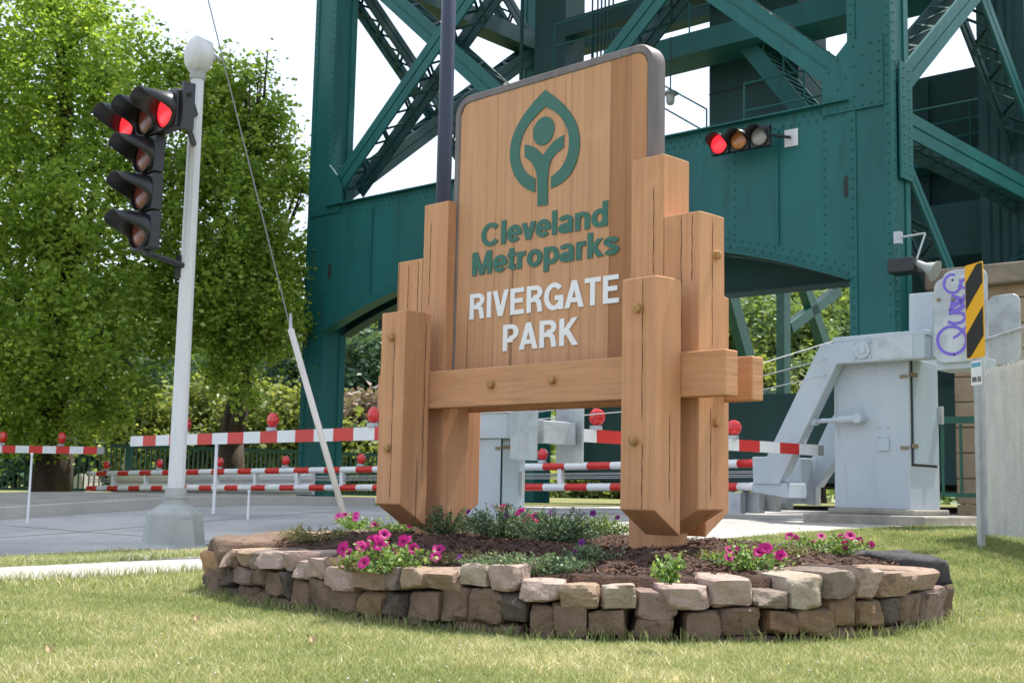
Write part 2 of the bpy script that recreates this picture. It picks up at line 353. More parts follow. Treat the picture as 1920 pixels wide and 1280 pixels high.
for (px, py) in ((1342, 478), (1341, 791)):
    q = onpl(px, py, SO-al*.03, al)
    MB().lathe(q-al*.028, al, [(0, .018), (.004, .024), (.028, .0245)], 18).build('peg', M['peg'], sign, smooth=True)
# panel: rounded board with planks
PX0, PX1, PZ0, PZ1, RC = .335, 1.972, 1.372, 3.160, .13
def rrect(x0, x1, z0, z1, r, nn=8, only_top=True):
    pts = [(x0, z0), (x1, z0)]
    for k in range(nn+1): a = k/nn*pi/2; pts.append((x1-r+r*cos(a), z1-r+r*sin(a)))
    for k in range(nn+1): a = pi/2+k/nn*pi/2; pts.append((x0+r+r*cos(a), z1-r+r*sin(a)))
    return pts
panel = MB().prism([Wp(s, .415, z) for s, z in rrect(PX0+.01, PX1-.01, PZ0, PZ1-.01, RC-.01)], dp*.07).build('panel', M['plankdark'], sign)
edges = [.335+.052, .50, .655, .80, .955, 1.11, 1.27, 1.42, 1.58, 1.735, 1.972-.052]
IN = rrect(PX0+.052, PX1-.052, PZ0, PZ1-.052, RC-.045)
def ztop(s):
    r = RC-.045; x0, x1, z1 = PX0+.052, PX1-.052, PZ1-.052
    for c, sg in ((x0+r, -1), (x1-r, 1)):
        if (s-c)*sg > 0: return z1-r+sqrt(max(0, r*r-(s-c)**2))
    return z1
for i in range(len(edges)-1):
    a, b_ = edges[i]+.0008, edges[i+1]-.0008; nn = 7
    pts = [(a, PZ0+.001), (b_, PZ0+.001)]+[(b_+(a-b_)*k/nn, ztop(b_+(a-b_)*k/nn)) for k in range(nn+1)]
    mt = M['plankdark'] if i == 1 else M['plank']
    if i == 0: mt = M['plankmid'] = woodmat('brown_plank', (.48, .25, .125))
    o = MB().prism([Wp(s, .398+(.0015 if i % 2 else 0), z) for s, z in pts], dp*.016).build('plank', mt, panel)
# trim
po, pi_ = rrect(PX0, PX1, PZ0, PZ1, RC, 10), rrect(PX0+.052, PX1-.052, PZ0, PZ1-.052, RC-.052, 10)
po = po[1:]+po[:1]; pi_ = pi_[1:]+pi_[:1]
m = MB(); n = len(po)
prof = [(0, .405), (0.15, .392), (.85, .392), (1, .399)]
for k in range(n):
    for f, t in [(-.03, .49)]+prof:
        s = po[k][0]*(1-max(f, 0))+pi_[k][0]*max(f, 0); z = po[k][1]*(1-max(f, 0))+pi_[k][1]*max(f, 0); m.v.append(tuple(Wp(s, t, z)))
q = 5
for k in range(n-1):
    for j in range(q-1): m.f.append((k*q+j, (k+1)*q+j, (k+1)*q+j+1, k*q+j+1))
m.build('edge_trim', M['trim'], sign, smooth=True)
# ---- lettering
def ribbon(pts, w, closed=False):
    pts = [np.array(p, float) for p in pts]; n = len(pts); L = []; R_ = []
    for i in range(n):
        a = pts[(i-1) % n] if (closed or i > 0) else None; b_ = pts[(i+1) % n] if (closed or i < n-1) else None
        def nr(u, v): d = v-u; d = d/max(1e-9, np.linalg.norm(d)); return np.array([-d[1], d[0]])
        if a is None: nn = nr(pts[i], b_); k = 1
        elif b_ is None: nn = nr(a, pts[i]); k = 1
        else:
            n1, n2 = nr(a, pts[i]), nr(pts[i], b_); nn = n1+n2; nn /= max(1e-9, np.linalg.norm(nn)); k = 1/max(.35, nn @ n1)
        L.append(pts[i]+nn*w/2*k); R_.append(pts[i]-nn*w/2*k)
    return L, R_
def arc(cx, cy, rx, ry, a0, a1, n=14): return [(cx+rx*cos(radians(a0+(a1-a0)*k/n)), cy+ry*sin(radians(a0+(a1-a0)*k/n))) for k in range(n+1)]
def glyphs(w):
    h = w/2; G = {}
    D = lambda x0, y0, x1, y1, ww=None: ('D', x0, y0, x1, y1, (ww or w*1.05))
    xh = .72
    G['C'] = (.76, [arc(.38, .5, .29, .51-h, 38, 322)])
    G['l'] = (.27, [[(.135, 0), (.135, 1)]])
    G['e'] = (.57, [arc(.285, .36, .2, .37-h, 0, 318), [(.1, .36), (.285+.2+h*.9, .36)]])
    G['v'] = (.53, [D(.085, xh, .265, 0), D(.445, xh, .265, 0)])
    G['a'] = (.57, [arc(.26, .50, .175, .235-h, 165, 0, 8)+[(.435, 0)], arc(.25, .2, .16, .2-h+.01, 0, 360)])
    G['n'] = (.60, [[(.13, 0), (.13, xh)], [(.13, .38)]+arc(.30, .46, .17, .27-h, 160, 0, 8)+[(.47, 0)]])
    G['d'] = (.61, [arc(.29, .36, .19, .37-h, 0, 360, 20), [(.48, 0), (.48, 1)]])
    G['M'] = (.88, [[(.13, 0), (.13, 1)], [(.75, 0), (.75, 1)], D(.155, 1, .44, 0), D(.725, 1, .44, 0)])
    G['t'] = (.36, [[(.17, .92), (.17, .2)]+arc(.27, .2, .10, .2-h, 180, 270, 5)+[(.34, h)], [(.02, xh-h*.75), (.34, xh-h*.75)]])
    G['r'] = (.40, [[(.13, 0), (.13, xh)], [(.13, .40)]+arc(.32, .42, .19, .30-h, 160, 90, 6)+[(.37, .72-h)]])
    G['o'] = (.61, [arc(.305, .36, .2, .37-h, 0, 360, 20)])
    G['p'] = (.61, [arc(.32, .36, .19, .37-h, 0, 360, 20), [(.13, -.27), (.13, xh)]])
    G['k'] = (.58, [[(.13, 0), (.13, 1)], D(.47, xh, .17, .30, w*1.1), D(.24, .42, .50, 0, w*1.15)])
    G['s'] = (.55, [[(.46, .50)]+arc(.27, .53, .17, .19-h, 20, 230, 8)[1:]+arc(.27, .2, .18, .20-h, 60, -160, 9)])
    G['R'] = (.72, [[(.14, 0), (.14, 1)], [(.14, 1-h), (.38, 1-h)]+arc(.40, .735, .18, .265-h, 90, -90, 8)+[(.38, .47), (.14, .47)], [(.43, .46)]+[(.52, .38), (.555, .22), (.585, 0)]])
    G['I'] = (.29, [[(.145, 0), (.145, 1)]])
    G['V'] = (.67, [D(.10, 1, .335, 0), D(.57, 1, .335, 0)])
    G['E'] = (.66, [[(.15, 0), (.15, 1)], [(.15, 1-h), (.60, 1-h)], [(.15, .52), (.56, .52)], [(.15, h), (.62, h)]])
    G['G'] = (.78, [arc(.39, .5, .29, .51-h, 40, 350, 18), [(.42, .44), (.72, .44)], [(.72-h*.75, .5), (.72-h*.75, 0)]])
    G['A'] = (.72, [D(.36, 1, .10, 0), D(.36, 1, .62, 0), [(.20, .28), (.52, .28)]])
    G['T'] = (.61, [[(.02, 1-h), (.59, 1-h)], [(.305, 0), (.305, 1)]])
    G['P'] = (.67, [[(.14, 0), (.14, 1)], [(.14, 1-h), (.36, 1-h)]+arc(.38, .70, .19, .30-h, 90, -90, 8)+[(.36, .40), (.14, .40)]])
    G['K'] = (.72, [[(.14, 0), (.14, 1)], D(.60, 1, .16, .38, w*1.15), D(.29, .60, .62, 0, w*1.2)])
    G['1'] = (.5, [[(.3, 0), (.3, 1)], [(.12, .78), (.3, .9)]]); G['0'] = (.6, [arc(.3, .5, .19, .5-h, 0, 360, 18)])
    G['.'] = (.3, [[(.15, 0), (.15, .2)]]); G['5'] = (.6, [[(.5, 1-h), (.14, 1-h), (.12, .55)]+arc(.28, .33, .2, .33-h, 120, -150, 10)])
    G['8'] = (.6, [arc(.3, .74, .17, .26-h, 0, 360), arc(.3, .27, .2, .27-h, 0, 360)]); G[' '] = (.35, [])
    return G
def text(s, w, org, ax, up, nrm, width, cap, thick, m, parent, base=None):
    """org: left end of baseline; ax: reading direction; nrm: towards the viewer"""
    G = glyphs(w); tot = sum(G[c][0] for c in s); kx = width/tot; x = 0
    for ch in s:
        adv, prs = G[ch]; b_ = MB(); z = 0
        for pr in prs:
            if pr[0] == 'D':
                _, x0, y0, x1, y1, ww = pr; poly = [(x0-ww/2, y0), (x0+ww/2, y0), (x1+ww/2, y1), (x1-ww/2, y1)]
                b_.prism([org+ax*(x+a)*kx+up*c*cap for a, c in poly], nrm*(thick+z*.0004))
            else:
                closed = len(pr) > 8 and abs(pr[0][0]-pr[-1][0])+abs(pr[0][1]-pr[-1][1]) < 1e-6
                pts = pr[:-1] if closed else pr; L, R_ = ribbon(pts, w, closed); n = len(pts)
                f = lambda p, o: org+ax*(x+p[0])*kx+up*p[1]*cap+nrm*o
                vs = []
                for i in range(n): vs += [f(L[i], 0), f(R_[i], 0), f(L[i], thick+z*.0004), f(R_[i], thick+z*.0004)]
                fs = []
                for i in range(n if closed else n-1):
                    a, c = 4*i, 4*((i+1) % n); fs += [(a+2, c+2, c+3, a+3), (a, a+2, a+3+0, a+1) if False else (a, c, c+2, a+2), (a+1, a+3, c+3, c+1)]
                if not closed: fs += [(0, 2, 3, 1), (4*n-4, 4*n-3, 4*n-1, 4*n-2)]
                b_.add(vs, fs)
            z += 1
        if prs: b_.build('letter', m, parent)
        x += adv
TF = .3975
text('Cleveland', .185, Wp(1.70, TF, 2.146), -al, UP, -dp, 1.045, .147, .005, M['green_letter'], panel)
text('Metroparks', .185, Wp(1.785, TF, 1.974), -al, UP, -dp, 1.21, .147, .005, M['green_letter'], panel)
text('RIVERGATE', .170, Wp(1.80, TF, 1.699), -al, UP, -dp, 1.235, 0.160, .005, M['white_letter'], panel)
text('PARK', .170, Wp(1.500, TF, 1.482), -al, UP, -dp, .625, 0.160, .005, M['white_letter'], panel)
def c7(x, y): return SP(860+x/2.37, 140+y/2.37, .39)
def smoothpoly(pts, it=2, corners=()):
    for _ in range(it):
        n = len(pts); out = []; nc = []
        for i in range(n):
            a, b_ = np.array(pts[i]), np.array(pts[(i+1) % n])
            ca, cb = i in corners, (i+1) % n in corners
            if ca: out.append(a); nc.append(len(out)-1)
            else: out.append(a*.75+b_*.25)
            if not cb: out.append(a*.25+b_*.75)
        pts = out; corners = set(nc)
    return pts
leaf = [(382, 68), (440, 108), (490, 160), (524, 220), (538, 290), (530, 360), (505, 430), (462, 480), (408, 505), (408, 455), (450, 420), (478, 370), (490, 310), (485, 250), (462, 200), (430, 165), (383, 141), (345, 178), (300, 232), (275, 290), (266, 350), (275, 400), (300, 440), (337, 461), (337, 522), (300, 510), (255, 470), (230, 410), (224, 350), (232, 290), (260, 220), (300, 160), (345, 105)]
fig = [(348, 583), (347, 460), (340, 420), (320, 385), (291, 366), (291, 311), (322, 315), (350, 333), (373, 360), (395, 325), (425, 290), (465, 268), (465, 322), (435, 345), (410, 375), (398, 410), (393, 460), (392, 578)]
for pl, cn in ((leaf, {0, 8, 9, 16, 23, 24}), (fig, {0, 4, 5, 8, 11, 12, 17})):
    pp = smoothpoly([np.array(p, float) for p in pl], 2, cn)
    b_ = MB().prism([Wp(*(lambda a: (a[0], TF, a[1]))(c7(*p))) for p in pp], -dp*.005); b_.build('emblem_piece', M['green_letter'], panel)
hc = c7(375, 250)
MB().prism([Wp(hc[0]+.0875*cos(a), TF, hc[1]+.0865*sin(a)) for a in lin(0, 2*pi, 40)[:-1]], -dp*.005).build('emblem_piece', M['green_letter'], panel)

# ------------------------------------------------------------------ flower bed: soil, stones
RING = [(-1.76, 7.55), (-1.53, 7.12), (-1.24, 6.72), (-.77, 6.20), (-.36, 5.84), (.12, 5.60), (.59, 5.54), (1.07, 5.60), (1.5, 5.76), (1.98, 6.18), (2.30, 6.62), (2.42, 7.05), (2.34, 7.6), (1.95, 8.25), (1.2, 8.85), (.2, 9.15), (-.7, 9.05), (-1.35, 8.6), (-1.7, 8.05)]
def catmull(P, k=10):
    P = [np.array(p, float) for p in P]; n = len(P); out = []
    for i in range(n):
        a, b_, c, d = P[i-1], P[i], P[(i+1) % n], P[(i+2) % n]
        for j in range(k):
            t = j/k; out.append(.5*((2*b_)+(-a+c)*t+(2*a-5*b_+4*c-d)*t*t+(-a+3*b_-3*c+d)*t**3))
    return np.array(out)
RC_ = catmull(RING, 12); CEN = RC_.mean(0)
def ringpt(x, y, px=None):
    """front point of the ring seen at image column x"""
    best = None
    for i in range(len(RC_)):
        a, b_ = RC_[i], RC_[(i+1) % len(RC_)]
        if a[1] > 7.56 and a[0] < 2.2: continue
        r = ray(x, y); k = r[0]/r[1]; da, db = a[0]-k*a[1], b_[0]-k*b_[1]
        if da*db <= 0 and da != db:
            t = da/(da-db); p = a+(b_-a)*t; tg = (b_-a)/np.linalg.norm(b_-a)
            if best is None or p[1] < best[0][1]: best = (p, tg)
    return best
def stone_mesh(w_, d_, h_, seed, chop=9, n=9):
    """broken block: cube-sphere clipped by planes"""
    R0 = np.random.default_rng(seed); pl = []
    for ax in range(3):
        for sg in (-1, 1):
            nn = np.zeros(3); nn[ax] = sg; nn += R0.normal(0, .085, 3); nn /= np.linalg.norm(nn); pl.append((nn, 1*(1+R0.uniform(-.06, .03))))
    for _ in range(chop):
        nn = R0.normal(0, 1, 3); nn /= np.linalg.norm(nn); pl.append((nn, (np.abs(nn).sum())*R0.uniform(.74, .92)))
    N = np.array([p[0] for p in pl]); Dd = np.array([p[1] for p in pl])
    g = np.tan(np.linspace(-pi/4, pi/4, n+1)); V = {}; vs = []; fs = []
    def vid(p):
        k = tuple(np.round(p, 5))
        if k not in V: V[k] = len(vs); vs.append(p)
        return V[k]
    for ax in range(3):
        for sg in (-1, 1):
            a, b_ = (ax+1) % 3, (ax+2) % 3
            for i in range(n):
                for j in range(n):
                    q = []
                    for ii, jj in ((i, j), (i+1, j), (i+1, j+1), (i, j+1)):
                        p = np.zeros(3); p[ax] = sg; p[a] = g[ii]; p[b_] = g[jj]; q.append(vid(p))
                    fs.append(q if sg > 0 else q[::-1])
    U = np.array(vs); U /= np.linalg.norm(U, axis=1)[:, None]
    q = (U @ N.T)/Dd; k = 44; q = np.maximum(q, 1e-3); r = (q**k).sum(1)**(-1/k)
    P = U*r[:, None]
    fr = R0.uniform(2, 4, (4, 3)); ph = R0.uniform(0, 6, 4)
    P += U*(np.sin(P @ fr.T+ph).sum(1)*.014)[:, None]+U*R0.normal(0, .012, (len(P), 1))
    return P*np.array([w_/2, d_/2, h_/2])*1.03, np.array(fs)
def stonemat(name, c1, c2, c3):
    m = mat(name, c1, .85, noise=[((5, 5, 5), c2, .38, .62), ((13, 13, 9), c3, .56, .68), ((45, 45, 45), tuple(np.array(c1)*.55), .6, .8)], bump=((34, 34, 34), 1., .02), spec=.25)
    return m
SM_LIT = [stonemat('cap_'+n_, c1_, c2_, c3_) for n_, c1_, c2_, c3_ in (('brown_stone', (.29, .205, .155), (.36, .26, .20), (.17, .125, .10)), ('mauve_stone', (.36, .265, .225), (.43, .33, .285), (.24, .18, .155)), ('tan_stone', (.36, .27, .195), (.31, .215, .145), (.24, .18, .13)), ('dark_stone', (.18, .15, .125), (.26, .205, .165), (.08, .072, .068)), ('pale_stone', (.41, .35, .285), (.34, .275, .21), (.26, .21, .16)), ('orange_stone', (.44, .25, .14), (.30, .20, .14), (.22, .15, .11)), ('slate_stone', (.05, .05, .055), (.08, .075, .08), (.03, .03, .033)))]  # paler copies of the wall stones: sunlit tops put into the colour
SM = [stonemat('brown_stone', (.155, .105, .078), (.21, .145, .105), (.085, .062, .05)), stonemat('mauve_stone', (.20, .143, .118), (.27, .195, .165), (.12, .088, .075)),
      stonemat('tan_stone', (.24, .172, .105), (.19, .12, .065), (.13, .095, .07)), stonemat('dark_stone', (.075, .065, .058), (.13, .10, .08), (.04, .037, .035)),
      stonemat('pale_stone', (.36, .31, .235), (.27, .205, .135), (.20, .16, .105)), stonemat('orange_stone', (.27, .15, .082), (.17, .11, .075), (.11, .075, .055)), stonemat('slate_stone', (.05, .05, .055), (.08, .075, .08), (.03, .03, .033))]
wall = thing('stone_bed_wall', (CEN[0], CEN[1], 0), 'low oval dry-stacked wall of brown and tan rocks around the flower bed', 'stone wall')
def crop(ox, oy, k, L): return [(ox+a/k, ox+b/k, oy+c/k, oy+d/k, *r) for (a, b, c, d, *r) in L]
TOPS = crop(360, 960, 3.556, [(98, 186, 262, 450, 5, .5), (186, 287, 243, 360, 0), (287, 392, 240, 360, 2), (392, 490, 255, 378, 3), (490, 620, 258, 388, 1), (618, 682, 262, 400, 1), (682, 790, 322, 450, 1), (790, 878, 312, 446, 1), (878, 1087, 365, 520, 1), (1087, 1290, 360, 524, 0), (1292, 1405, 368, 512, 3), (1405, 1552, 375, 515, 2), (1550, 1757, 375, 520, 0)]) \
    + crop(840, 980, 3.84, [(60, 285, 292, 452, 4, .22), (280, 512, 300, 492, 1), (505, 802, 410, 566, 1), (805, 1092, 445, 622, 2), (1092, 1362, 452, 616, 4), (1530, 1898, 450, 622, 1)]) \
    + crop(1300, 980, 3.097, [(95, 340, 310, 476, 1), (342, 575, 392, 500, 3), (578, 796, 310, 500, 4), (802, 955, 280, 440, 3), (957, 1086, 262, 440, 1), (1086, 1262, 295, 432, 0), (1262, 1418, 262, 396, 0)])
MIDS = crop(360, 960, 3.556, [(70, 150, 395, 480, 3), (186, 272, 360, 495, 3), (266, 398, 362, 490, 1), (398, 505, 372, 505, 0), (507, 615, 402, 570, 0), (602, 668, 410, 580, 3), (668, 780, 455, 635, 0), (782, 946, 455, 660, 0), (948, 1095, 502, 690, 0), (1087, 1278, 532, 695, 2), (1272, 1430, 525, 695, 3), (1436, 1650, 522, 730, 0), (1648, 1850, 505, 720, 0), (1852, 1920, 500, 725, 0)]) \
    + crop(840, 980, 3.84, [(10, 152, 462, 695, 0), (156, 398, 470, 725, 0), (362, 570, 508, 715, 3), (572, 755, 582, 840, 0), (766, 1005, 592, 850, 0), (1012, 1312, 622, 822, 0), (1366, 1642, 490, 690, 1), (1355, 1640, 672, 862, 0), (1722, 1980, 640, 872, 0)]) \
    + crop(1300, 980, 3.097, [(157, 400, 492, 662, 0), (412, 600, 508, 645, 5), (602, 812, 490, 650, 2), (812, 960, 440, 600, 2), (952, 1116, 452, 610, 2), (1112, 1202, 442, 592, 3), (1202, 1322, 412, 588, 0), (1308, 1490, 380, 596, 1)])
BOTS = crop(360, 960, 3.556, [(150, 300, 480, 582, 3), (302, 430, 495, 612, 0), (430, 520, 530, 645, 0), (505, 672, 572, 672, 0), (680, 800, 632, 700, 0), (802, 945, 642, 722, 0), (950, 1095, 662, 748, 0), (1097, 1270, 690, 765, 0), (1272, 1430, 700, 775, 0), (1432, 1590, 710, 795, 0), (1592, 1765, 742, 805, 3), (1768, 1925, 730, 815, 0)]) \
    + crop(840, 980, 3.84, [(70, 292, 702, 810, 0), (290, 530, 732, 835, 0)]) + crop(1300, 980, 3.097, [(60, 200, 655, 720, 0), (200, 492, 655, 725, 0), (540, 732, 652, 718, 3), (760, 945, 602, 706, 0), (942, 1112, 612, 695, 2), (1085, 1202, 602, 684, 0), (1205, 1330, 590, 660, 3), (1330, 1440, 590, 640, 3)])
seed = 100; STN = []
for rows, dep, setback in ((TOPS, .36, .0), (MIDS, .26, .012), (BOTS, .22, .03)):
    for st in rows:
        xl, xr, yt, yb, mi = st[:5]; dd = st[5] if len(st) > 5 else dep*random.uniform(.85, 1.15)
        seed += 1; r = ringpt((xl+xr)/2, (yt+yb)/2)
        if r is None: r = ringpt(405 if xl < 600 else 1770, (yt+yb)/2)
        p, tg = r; nin = CEN-p; nin -= tg*(nin @ tg); nin /= np.linalg.norm(nin)
        p = p+nin*setback
        p3 = V3(p[0], p[1], 0); n3 = V3(nin[0], nin[1], 0)
        a, b_ = onpl(xl, (yt+yb)/2, p3, n3), onpl(xr, (yt+yb)/2, p3, n3)
        Lw = min(np.linalg.norm((b_-a)[:2]), .36); zt, zb = onpl((xl+xr)/2, yt, p3, n3)[2], onpl((xl+xr)/2, yb, p3, n3)[2]
        if Lw < .05: continue
        c = (a+b_)/2; ang = math.atan2(tg[1], tg[0])+random.uniform(-.07, .07)
        P, Fs = stone_mesh(Lw*1.0, dd, zt-zb, seed); ca, sa = cos(ang), sin(ang)
        P = P @ np.array([[ca, sa, 0], [-sa, ca, 0], [0, 0, 1]])
        ctr = V3(c[0], c[1], (zt+zb)/2)+n3*dd*.47
        STN.append((Lw*(zt-zb), P+ctr, Fs, (SM_LIT if rows is TOPS else SM)[mi], ctr))
nfront = len(STN)
# back of the ring, top stones only partly visible: procedural courses
per = np.cumsum([0]+[np.linalg.norm(RC_[(i+1) % len(RC_)]-RC_[i]) for i in range(len(RC_))])
def ring_at(s):
    s %= per[-1]; i = int(np.searchsorted(per, s, side='right')-1); t = (s-per[i])/(per[i+1]-per[i]); a, b_ = RC_[i % len(RC_)], RC_[(i+1) % len(RC_)]
    return a+(b_-a)*t, (b_-a)/np.linalg.norm(b_-a)
BK = []
s = per[12*11]-.15
while s < per[-1]+.12:
    wd = random.uniform(.2, .34); p, tg = ring_at(s+wd/2); nin = CEN-p; nin -= tg*(nin @ tg); nin /= np.linalg.norm(nin)
    for zb, zt, dd in ((.17, .335, .34), (-.02, .18, .3)):
        seed += 1; P, Fs = stone_mesh(wd*1.02, dd, zt-zb, seed); ang = math.atan2(tg[1], tg[0])+random.uniform(-.1, .1); ca, sa = cos(ang), sin(ang)
        P = P @ np.array([[ca, sa, 0], [-sa, ca, 0], [0, 0, 1]]); ctr = V3(p[0]+nin[0]*dd*.45, p[1]+nin[1]*dd*.45, (zb+zt)/2)
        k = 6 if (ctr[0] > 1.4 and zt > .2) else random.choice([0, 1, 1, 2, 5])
        BK.append((P+ctr, Fs, (SM_LIT if zt > .2 else SM)[k], ctr, zt))
    s += wd*.98
STN.sort(key=lambda t: -t[0])
extra = []
vis_back = [b_ for b_ in BK if b_[4] > .3 and (b_[3][0] > 1.3 or b_[3][0] < -1.1)][:10]
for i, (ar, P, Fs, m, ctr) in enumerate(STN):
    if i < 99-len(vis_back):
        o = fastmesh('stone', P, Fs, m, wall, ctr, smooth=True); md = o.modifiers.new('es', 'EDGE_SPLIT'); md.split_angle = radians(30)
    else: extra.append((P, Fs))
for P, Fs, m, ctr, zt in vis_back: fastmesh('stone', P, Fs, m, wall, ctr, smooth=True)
extra += [(P, Fs) for P, Fs, m, ctr, zt in BK if not any(ctr is v[3] for v in vis_back)]
vv = []; ff = []; n = 0
for P, Fs in extra: vv.append(P); ff.append(Fs+n); n += len(P)
o = fastmesh('hidden_stones', np.vstack(vv), np.vstack(ff), SM[0], wall, (CEN[0], CEN[1], 0), smooth=True); o['kind'] = 'stuff'
# soil mound
def soil_z(x, y):
    d = min(np.linalg.norm(RC_-np.array([x, y]), axis=1)); return .265+.10*sm(d/.9)+.012*sin(7*x+2*y)*sin(5*y-x)
from mathutils import noise as mn
def soilh(x, y): return soil_z(x, y)+.018*mn.noise(Vector((x*7, y*7, 0)))+.012*mn.noise(Vector((x*22, y*22, 3)))+.006*mn.noise(Vector((x*55, y*55, 5)))
sv = []; sf = []; K = 46; L_ = len(RC_)
rr = RC_*1.0
for k in range(K+1):
    f = 1-(k/K)
    for i in range(L_):
        p = CEN+(rr[i]-CEN)*(f*.93); z = soilh(*p) if k else .12
        sv.append((p[0], p[1], z))
for k in range(K):
    for i in range(L_):
        a, b_ = k*L_+i, k*L_+(i+1) % L_; sf.append((a, b_, b_+L_, a+L_))
o = fastmesh('mulch_soil', sv, sf, M['soil'], None, (CEN[0], CEN[1], 0)); struct(o)
# mulch chips
def inring(x, y, f=.9):
    q = CEN+(np.array([x, y])-CEN)/f; c = 0; P = RC_; X, Y = q
    x1, y1 = P[:, 0], P[:, 1]; x2, y2 = np.roll(x1, -1), np.roll(y1, -1)
    m = ((y1 > Y) != (y2 > Y)); xi = (x2-x1)*(Y-y1)/(y2-y1+1e-12)+x1; return (np.count_nonzero(m & (X < xi)) % 2) == 1
cv = []; cf = []; ct = []
for _ in range(16000):
    x, y = rng.uniform(-1.8, 2.4), 5.6+3.4*rng.random()**1.6
    if not inring(x, y, .87): continue
    z = soilh(x, y)+.004; a = rng.uniform(0, pi); l, wd = rng.uniform(.007, .024), rng.uniform(.002, .006); t1, t2 = rng.normal(0, .3, 2)
    u = V3(cos(a), sin(a), t1)*l; v = V3(-sin(a), cos(a), t2)*wd; c = V3(x, y, z+.003); n = len(cv)
    cv += [c-u-v, c+u-v*.6, c+u+v*.8, c-u+v]; cf.append((n, n+1, n+2, n+3)); ct += [rng.random()]*4
stuff(fastmesh('mulch', cv, cf, M['chip'], None, (CEN[0], CEN[1], .3), attr=ct), 'loose dark brown bark mulch covering the flower bed', 'mulch')

# ------------------------------------------------------------------ plants in the bed
M['petleaf'] = leafmat('petunia_leaf', (.08, .16, .04), (.28, .40, .13), (.42, .50, .22), trans=.3)
M['greyleaf'] = leafmat('calibrachoa_leaf', (.07, .13, .06), (.22, .30, .16), (.46, .48, .30), trans=.3, tint=(1.2, 1.2, .9))
M['dryleaf'] = leafmat('sedum_leaf', (.16, .15, .06), (.34, .33, .16), (.45, .36, .20), trans=.25)
def petalmat(name, c1, c2):
    m = bpy.data.materials.new(name); m.use_nodes = True; n = m.node_tree; b = n.nodes['Principled BSDF']; b.inputs['Roughness'].default_value = .55
    at = n.nodes.new('ShaderNodeAttribute'); at.attribute_name = 'tone'; cr = n.nodes.new('ShaderNodeValToRGB'); e = cr.color_ramp.elements
    e[0].position = .12; e[0].color = (*c2, 1); e[1].position = .42; e[1].color = (*c1, 1); n.links.new(at.outputs['Fac'], cr.inputs[0]); n.links.new(cr.outputs[0], b.inputs['Base Color'])
    tr = n.nodes.new('ShaderNodeBsdfTranslucent'); n.links.new(cr.outputs[0], tr.inputs[0]); ms = n.nodes.new('ShaderNodeMixShader'); ms.inputs[0].default_value = .4
    n.links.new(b.outputs[0], ms.inputs[1]); n.links.new(tr.outputs[0], ms.inputs[2]); n.links.new(ms.outputs[0], n.nodes['Material Output'].inputs[0]); return m
PET = {'magenta': petalmat('magenta_petal', (.50, .006, .20), (.06, .001, .03)), 'pink': petalmat('pink_petal', (.62, .05, .33), (.25, .005, .10)), 'violet': petalmat('violet_petal', (.16, .015, .20), (.03, .002, .04)), 'rose': petalmat('rose_petal', (.70, .03, .20), (.30, .01, .06)), 'pale': petalmat('pale_petal', (.60, .55, .66), (.3, .2, .4))}
def flower_mesh(r):
    vs = []; tn = []; nA = 20; rings = [(0, -.55*r), (.16*r, -.40*r), (.34*r, -.12*r), (.7*r, .02*r), (1*r, -.02*r)]
    for rad, h in rings:
        for i in range(nA):
            a = 2*pi*i/nA; lob = 1+(.10*cos(5*a) if rad > .4*r else 0); ru = .07*r*sin(9*a+rad*50) if rad > .6*r else 0
            vs.append((rad*lob*cos(a), rad*lob*sin(a), h+ru)); tn.append(rad/r)
    fs = [(k*nA+i, k*nA+(i+1) % nA, (k+1)*nA+(i+1) % nA, (k+1)*nA+i) for k in range(4) for i in range(nA)]
    return vs, fs, tn
FM = {}
def flower(col, r, pos, face, parent):
    key = col
    if key not in FM:
        v, f, t = flower_mesh(.03); me = fastmesh('flower', v, f, PET[col], parent, (0, 0, 0), smooth=True, attr=t); FM[key] = me.data; o = me
    else:
        o = bpy.data.objects.new('flower', FM[key]); C.objects.link(o); o.parent = parent; TMP.append(o)
    o.location = tuple(np.array(pos)-np.array(list(parent['_w']))); o.scale = (r/.03,)*3
    o.rotation_euler = Vector(face).to_track_quat('Z', 'Y').to_euler()
def leafset(pts, size, asp=.45, up=.3, rs=None, fold=.25):
    """rhombus leaves at pts -> verts, faces, tone"""
    n = len(pts); rs = rs or rng
    d = rs.normal(0, 1, (n, 3)); d[:, 2] = np.abs(d[:, 2])*up+(up-.3); d /= np.linalg.norm(d, axis=1)[:, None]
    s_ = rs.normal(0, 1, (n, 3)); s_ -= d*(s_*d).sum(1)[:, None]; s_ /= np.linalg.norm(s_, axis=1)[:, None]
    nn = np.cross(d, s_); L = (size*rs.uniform(.6, 1.25, n))[:, None]; p = np.asarray(pts)
    v0, v2 = p-d*L*.5, p+d*L*.5; mid = p-nn*L*fold*.5
    v1, v3 = mid+s_*L*asp, mid-s_*L*asp
    V = np.stack([v0, v1, v2, v3], 1).reshape(-1, 3); Fq = np.arange(4*n).reshape(n, 4)
    Ft = np.concatenate([Fq[:, [0, 1, 2]], Fq[:, [0, 2, 3]]])
    return V, Ft
